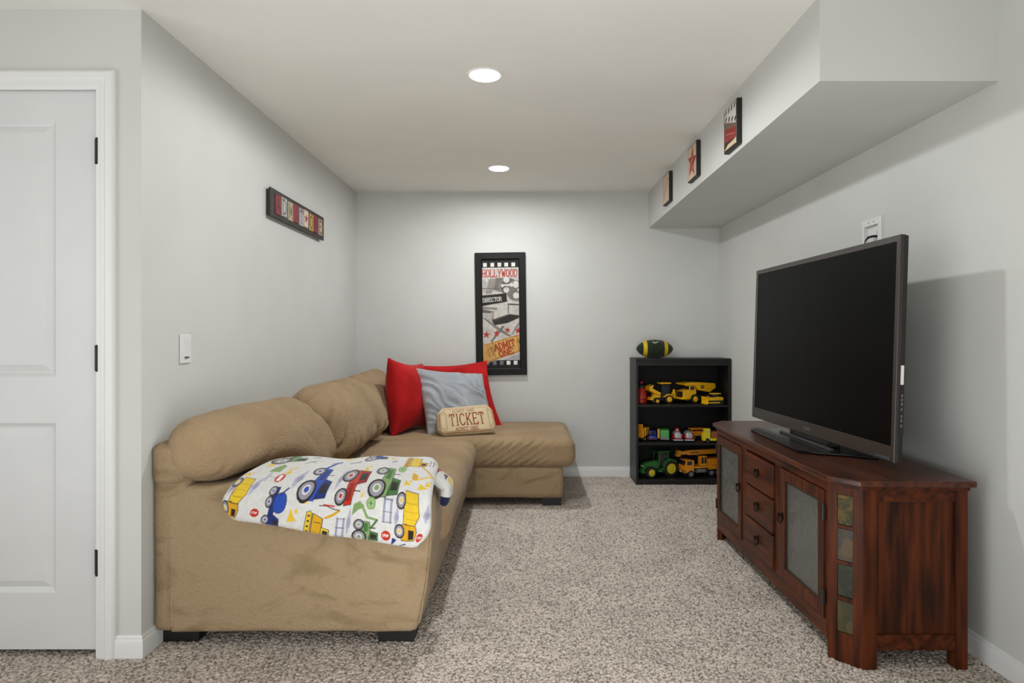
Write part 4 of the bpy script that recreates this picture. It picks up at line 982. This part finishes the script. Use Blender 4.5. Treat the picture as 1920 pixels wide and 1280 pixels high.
ct = thing('toy_crane_truck', 'large orange toy crane truck on the bottom shelf behind the cabinet corner', 'toy vehicle', (1.415, 5.15, z), math.radians(17))
P_(ct, 'chassis', pm('#3a3a3a', .5), (-.15, .17, -.035, .035, .035, .055)); P_(ct, 'deck', O_, (-.08, .18, -.05, .05, .07, .085), b=.003)
P_(ct, 'truck_cab', O_, pr=[([(-.17, .04), (-.085, .04), (-.085, .135), (-.155, .14), (-.165, .1), (-.172, .09)], 'y', -.052, .052)], b=.005)
P_(ct, 'windscreen', GL, pr=[([(-.171, .1), (-.166, .1), (-.157, .132), (-.162, .132)], 'y', -.044, .044)], b=.001); P_(ct, 'side_window', GL, (-.15, -.105, -.0535, -.051, .1, .13), b=.001)
P_(ct, 'bumper', pm('#9a5a10', .4), (-.178, -.16, -.053, .053, .04, .06)); P_(ct, 'plate', pm('#d8d4c8', .4), (-.18, -.177, -.016, .012, .042, .054), b=.001)
P_(ct, 'mudguard', O_, (-.14, -.09, -.055, .055, .055, .07), (.05, .17, -.055, .055, .055, .07), b=.004); P_(ct, 'fuel_tank', GY, (-.06, .02, -.053, -.035, .035, .065), b=.004)
P_(ct, 'turntable', O_, (.03, .16, -.04, .04, .085, .14), b=.004); P_(ct, 'crane_cab', O_, (-.03, .03, -.052, -.012, .088, .165), b=.004); P_(ct, 'crane_cab_window', GL, (-.022, .0, -.0535, -.05, .105, .155), (.006, .024, -.0535, -.05, .105, .155), b=.001)
P_(ct, 'boom', O_, (-.19, .16, -.012, .022, .178, .205), (-.12, .16, -.016, .026, .172, .21), b=.003); P_(ct, 'boom_head', pm('#b8791c', .4), pr=[([(-.215, .165), (-.185, .165), (-.18, .212), (-.205, .215)], 'y', -.016, .026)])
P_(ct, 'boom_stripe', K_, (-.1, -.02, -.0175, -.015, .187, .194), b=0)
P_(ct, 'boom_ram', GY, pr=[([(-.05, .17), (-.04, .17), (.09, .13), (.08, .125)], 'y', -.004, .014)])
for x in (-.115, .07, .13):
    for y in (-.045, .045): wheel(ct, x, y, .028, .028, .022, '#77797a')

# ------------------------------------------------------------------ television cabinet
cb = thing('tv_cabinet', 'dark distressed wooden media cabinet with glass doors and slate corner tiles', 'cabinet', (1.33, 3.0, 0))
CF, CN, CFa, CH = 1.105, 2.24, 3.76, .645     # front plane, near end, far end, carcass height
XC = 1.185; CB = 1.553
top = [(CF - .018, 2.305), (XC - .02, CN - .024), (CB + .012, CN - .03), (CB + .012, CFa + .03), (XC - .02, CFa + .024), (CF - .018, CFa - .065)]
obj('worktop', prism(bmesh.new(), top, 'z', CH, CH + .022, .004), wood_mat('polished_wood_top', False, .3, .42), cb)
bm = bmesh.new(); prism(bm, [(CF - .004, 2.32), (XC - .006, CN - .01), (CB, CN - .012), (CB, CFa + .012), (XC - .006, CFa + .01), (CF - .004, CFa - .08)], 'z', CH - .014, CH)
obj('top_moulding', bm, M_wh, cb)
box_obj('back_panel', M_wh, cb, CB - .012, CB, CN + .03, CFa - .03, .07, CH - .014)
box_obj('bottom_panel', M_wh, cb, CF + .02, CB - .012, CN + .1, CFa - .1, .075, .095)
box_obj('inner_shelf', M_wh, cb, CF + .06, CB - .012, CN + .1, CFa - .1, .345, .36)
for y in (2.795, 3.205): box_obj('divider', M_wv, cb, CF + .024, CB - .012, y - .008, y + .008, .095, CH - .014)
# front face frame
D1, D2, DR = (2.352, 2.752), (3.248, 3.652), (2.822, 3.178)
ZA, ZB = .135, .604
box_obj('front_rail', M_wh, cb, CF, CF + .024, 2.336, 3.664, ZB + .003, CH - .014, b=.001)
box_obj('front_rail', M_wh, cb, CF, CF + .024, 2.336, 3.664, .068, ZA - .003, b=.001)
for ya, yb in ((D1[1] + .003, DR[0] - .003), (DR[1] + .003, D2[0] - .003), (2.332, D1[0] - .003), (D2[1] + .003, 3.668)): box_obj('front_stile', M_wv, cb, CF, CF + .024, ya, yb, ZA - .003, ZB + .003)
# glass doors
Mg, N, L, B = new_mat('rain_glass')
B.inputs['Base Color'].default_value = (*lin('#696c64'), 1); B.inputs['Roughness'].default_value = .16; B.inputs['Transmission Weight'].default_value = .45; B.inputs['IOR'].default_value = 1.5
tcn = N.new('ShaderNodeTexCoord'); mpn = N.new('ShaderNodeMapping'); mpn.inputs['Scale'].default_value = (1, 90, 28); L.new(tcn.outputs['Object'], mpn.inputs['Vector'])
vn = N.new('ShaderNodeTexNoise'); vn.inputs['Scale'].default_value = 1.0; vn.inputs['Detail'].default_value = 2; L.new(mpn.outputs[0], vn.inputs['Vector'])
bpn = N.new('ShaderNodeBump'); bpn.inputs['Strength'].default_value = .55; bpn.inputs['Distance'].default_value = .006; L.new(vn.outputs['Fac'], bpn.inputs['Height']); L.new(bpn.outputs[0], B.inputs['Normal'])
def ring_pull(parent, y, z):
    o = obj('ring_pull', torus(bmesh.new(), (CF - .016, y, z - .018), .019, .0032, 'x'), M_bron, parent)
    bm = bmesh.new(); lathe(bm, [(.009, 0), (.010, -.004), (.006, -.008), (.006, -.018), (.003, -.02)], (CF - .006, y, z), 'x', 14); lathe(bm, [(.016, .0), (.016, -.002), (.012, -.004)], (CF - .006, y, z - .012), 'x', 18)
    obj('pull_plate', bm, M_bron, o)
for (ya, yb), hy in ((D1, 1), (D2, -1)):
    s = .046
    bm = bmesh.new(); bx(bm, CF - .006, CF + .016, ya, ya + s, ZA, ZB, .0015); bx(bm, CF - .006, CF + .016, yb - s, yb, ZA, ZB, .0015)
    bx(bm, CF - .006, CF + .016, ya + s, yb - s, ZA, ZA + s + .004, .0015); bx(bm, CF - .006, CF + .016, ya + s, yb - s, ZB - s, ZB, .0015)
    d = obj('door', bm, M_wv, cb)
    bm = bmesh.new(); q = lambda o_, dd: [(CF + dd, ya + s + o_, ZA + s + o_), (CF + dd, yb - s - o_, ZA + s + o_), (CF + dd, yb - s - o_, ZB - s - o_), (CF + dd, ya + s + o_, ZB - s - o_)]
    rects(bm, [q(-.002, -.003), q(.003, -.001), q(.009, .003), q(.009, .012)]); bmesh.ops.recalc_face_normals(bm, faces=bm.faces); obj('door_bead', bm, pm('#150d09', .4), d, smooth=False)
    box_obj('glass_pane', Mg, d, CF + .004, CF + .009, ya + s, yb - s, ZA + s, ZB - s)
    hyy = ya if hy == 1 else yb
    for zz in (.215, .525):
        bm = bmesh.new(); lathe(bm, [(.0045, zz - .028), (.0045, zz + .028)], (CF - .008, hyy + (-.002 if hy == 1 else .002), 0), 'z', 10); bx(bm, CF - .0085, CF - .005, hyy - .012, hyy + .012, zz - .026, zz + .026)
        obj('hinge', bm, M_black, d)
    ring_pull(d, (yb - .022) if hy == 1 else (ya + .022), .41)
for k in range(3):
    za = ZA + k * .157; dr = obj('drawer', bx(bmesh.new(), CF - .01, CF + .014, DR[0], DR[1], za, za + .150, .004), M_wh, cb)
    ring_pull(dr, 3.0, za + .092); dr.children[0].location = (-.004, 0, 0)
# slanted corners with slate tiles
def slate(k):
    a = [('#322f1c', '#62501a'), ('#3b3c37', '#574935'), ('#2a2e24', '#363826'), ('#3c3826', '#4d462d')][k]
    return noisy('slate_%s' % 'abcd'[k], a[0], a[1], 16, .5, bump=.4, bscale=40, lo=.42, hi=.62, dist=1.5, bdist=.004)
SL = [slate(k) for k in range(4)]
for (xa, ya), (xb, yb), sgn in (((CF, 2.332), (XC, CN), 1), ((XC, CFa), (CF, CFa - .092), 1)):
    A, Bq = Vector((xa, ya, 0)), Vector((xb, yb, 0)); ex = (Bq - A).normalized(); ln = (Bq - A).length; ez = Vector((0, 0, 1)); ey = ez.cross(ex)
    Mx = Matrix(((ex.x, ey.x, 0, A.x), (ex.y, ey.y, 0, A.y), (0, 0, 1, 0), (0, 0, 0, 1)))
    def cbx(name, mat, *a, b=.001):
        bm = bx(bmesh.new(), *a, b=b); bm.transform(Mx); return obj(name, bm, mat, cb)
    sw_ = .034
    cbx('corner_post', M_wv, 0, sw_, 0, .03, .001, CH - .014); cbx('corner_post', M_wv, ln - sw_, ln, 0, .03, .001, CH - .014)
    zt = [(.108, .221), (.236, .352), (.364, .480), (.492, .602)]
    cbx('corner_rail', M_wv, sw_, ln - sw_, .001, .026, .001, zt[0][0], b=0)
    for k in range(4):
        cbx('slate_tile', SL[3 - k], sw_, ln - sw_, .002 + .001 * (k % 2), .022, zt[k][0] + .0015, zt[k][1] - .0015, b=.0015)
        cbx('corner_rail', M_wv, sw_, ln - sw_, .001, .026, zt[k][1], zt[k + 1][0] if k < 3 else CH - .014, b=0)
# ends
for yn, s in ((CN, 1), (CFa, -1)):
    yy = lambda a, b_: sorted((yn + s * a, yn + s * b_))
    box_obj('end_post', M_wv, cb, XC, XC + .05, *yy(0, .05), .001, CH - .014, b=.0015)
    box_obj('end_post', M_wv, cb, CB - .042, CB, *yy(0, .05), .001, CH - .014, b=.0015)
    box_obj('end_rail', M_wh, cb, XC + .05, CB - .042, *yy(.003, .028), .588, CH - .014, b=.001)
    box_obj('end_rail', M_wh, cb, XC + .05, CB - .042, *yy(.003, .028), .068, .122, b=.001)
    box_obj('end_panel', M_wv, cb, XC + .05, CB - .042, *yy(.012, .026), .122, .588)

# ------------------------------------------------------------------ television
tv = thing('television', 'large flat black television with brown bezel standing on the media cabinet', 'television', (1.32, 2.98, CH + .022))
Bn, Bf = Vector((1.338, 2.318, .709)), Vector((1.297, 3.647, .709)); ex = (Bf - Bn).normalized(); TWd = (Bf - Bn).length; TH = .83
ez = Vector((.026, 0, .83)).normalized(); ey = -ex.cross(ez).normalized(); ez = -(ex.cross(ey)).normalized() if ex.cross(ey).z < 0 else ex.cross(ey).normalized()
inw = -ey if ey.x < 0 else ey    # towards the wall
Mt = Matrix(((ex.x, inw.x, ez.x, Bn.x), (ex.y, inw.y, ez.y, Bn.y), (ex.z, inw.z, ez.z, Bn.z), (0, 0, 0, 1)))
M_bez = pm('#2e2722', .3, name='tv_bezel'); M_tvb = pm('#141312', .4, name='tv_black')
def tvp(name, bm, mat, par=None, **k):
    bm.transform(Mt); bmesh.ops.recalc_face_normals(bm, faces=bm.faces); return obj(name, bm, mat, par or tv, **k)
bm = bmesh.new(); q = lambda x0, z0, x1, z1, d: [(x0, d, z0), (x1, d, z0), (x1, d, z1), (x0, d, z1)]
sx0, sz0, sx1, sz1 = .024, .058, TWd - .024, TH - .026
rects(bm, [q(0, 0, TWd, TH, .014), q(0, 0, TWd, TH, .002), q(.002, .002, TWd - .002, TH - .002, 0), q(sx0 - .003, sz0 - .003, sx1 + .003, sz1 + .003, 0), q(sx0, sz0, sx1, sz1, .004)])
tvp('bezel', bm, M_bez, smooth=False)
bm = bmesh.new(); bm.faces.new([bm.verts.new(p) for p in q(sx0 - .002, sz0 - .002, sx1 + .002, sz1 + .002, .0035)])
tvp('screen', bm, pm('#040404', .3, 0, .05, name='tv_screen'))
bm = bmesh.new(); last, _ = rects(bm, [q(.0, .0, TWd, TH, .014), q(.003, .004, TWd - .003, TH - .004, .032), q(.12, .09, TWd - .12, TH - .12, .05), q(.2, .1, TWd - .2, TH - .2, .085)]); bm.faces.new(last)
tvp('back_shell', bm, M_tvb, smooth=False)
bm = bmesh.new(); bx(bm, -.0025, .0005, .014, .03, .10, .27, .001); sp = tvp('side_panel', bm, M_tvb)
bm = bmesh.new()
for zz in (.13, .15, .165, .19, .21, .225, .24): bx(bm, -.004, -.002, .019, .024, zz, zz + .01, .0005)
o = tvp('side_button', bm, pm('#6a6a68', .4), sp); o['kind'] = 'stuff'
bm = bmesh.new(); bx(bm, -.0015, .0005, .016, .027, .285, .355); tvp('paper_sticker', bm, pm('#dededa', .6))
# maker's name: small raised letters on the lower bezel
bm = bmesh.new()
def letters(bm, t, x, zz, wd, hgt, wt, d):
    for ch in t:
        for pl in LET[ch]:
            for (a, b_), (c, e_) in zip(pl, pl[1:]):
                p, r_ = Vector((x - a * wd, zz + b_ * hgt)), Vector((x - c * wd, zz + e_ * hgt)); dv = (r_ - p).normalized() * wt / 2; n_ = Vector((-dv.y, dv.x))
                bm.faces.new([bm.verts.new((v_.x, d, v_.y)) for v_ in (p - dv + n_, r_ + dv + n_, r_ + dv - n_, p - dv - n_)])
        x -= wd * 1.35
letters(bm, 'SHARP', TWd / 2 + .035, .022, .010, .012, .0022, -.0006)
tvp('maker_name', bm, pm('#9a9894', .3, .6), smooth=False)
bm = bmesh.new(); bx(bm, .02, .11, -.003, .0, .006, .016, .001); tvp('label_strip', bm, pm('#35444a', .2))
bm = bmesh.new(); prism(bm, [(1.192, 3.37), (1.182, 2.765), (1.24, 2.70), (1.445, 2.60), (1.46, 3.40), (1.24, 3.42)], 'z', CH + .023, CH + .034, .003)
obj('stand_base', bm, pm('#080808', .2, 0, .3, name='gloss_black'), tv)
bm = bmesh.new(); bx(bm, 1.325, 1.385, 2.80, 3.2, CH + .034, .73, .006); obj('stand_neck', bm, M_tvb, tv)
bm = bmesh.new(); bx(bm, 1.30, 1.318, 2.72, 3.26, CH + .034, CH + .044, .002); obj('stand_trim', bm, pm('#3b3a3a', .3), tv)
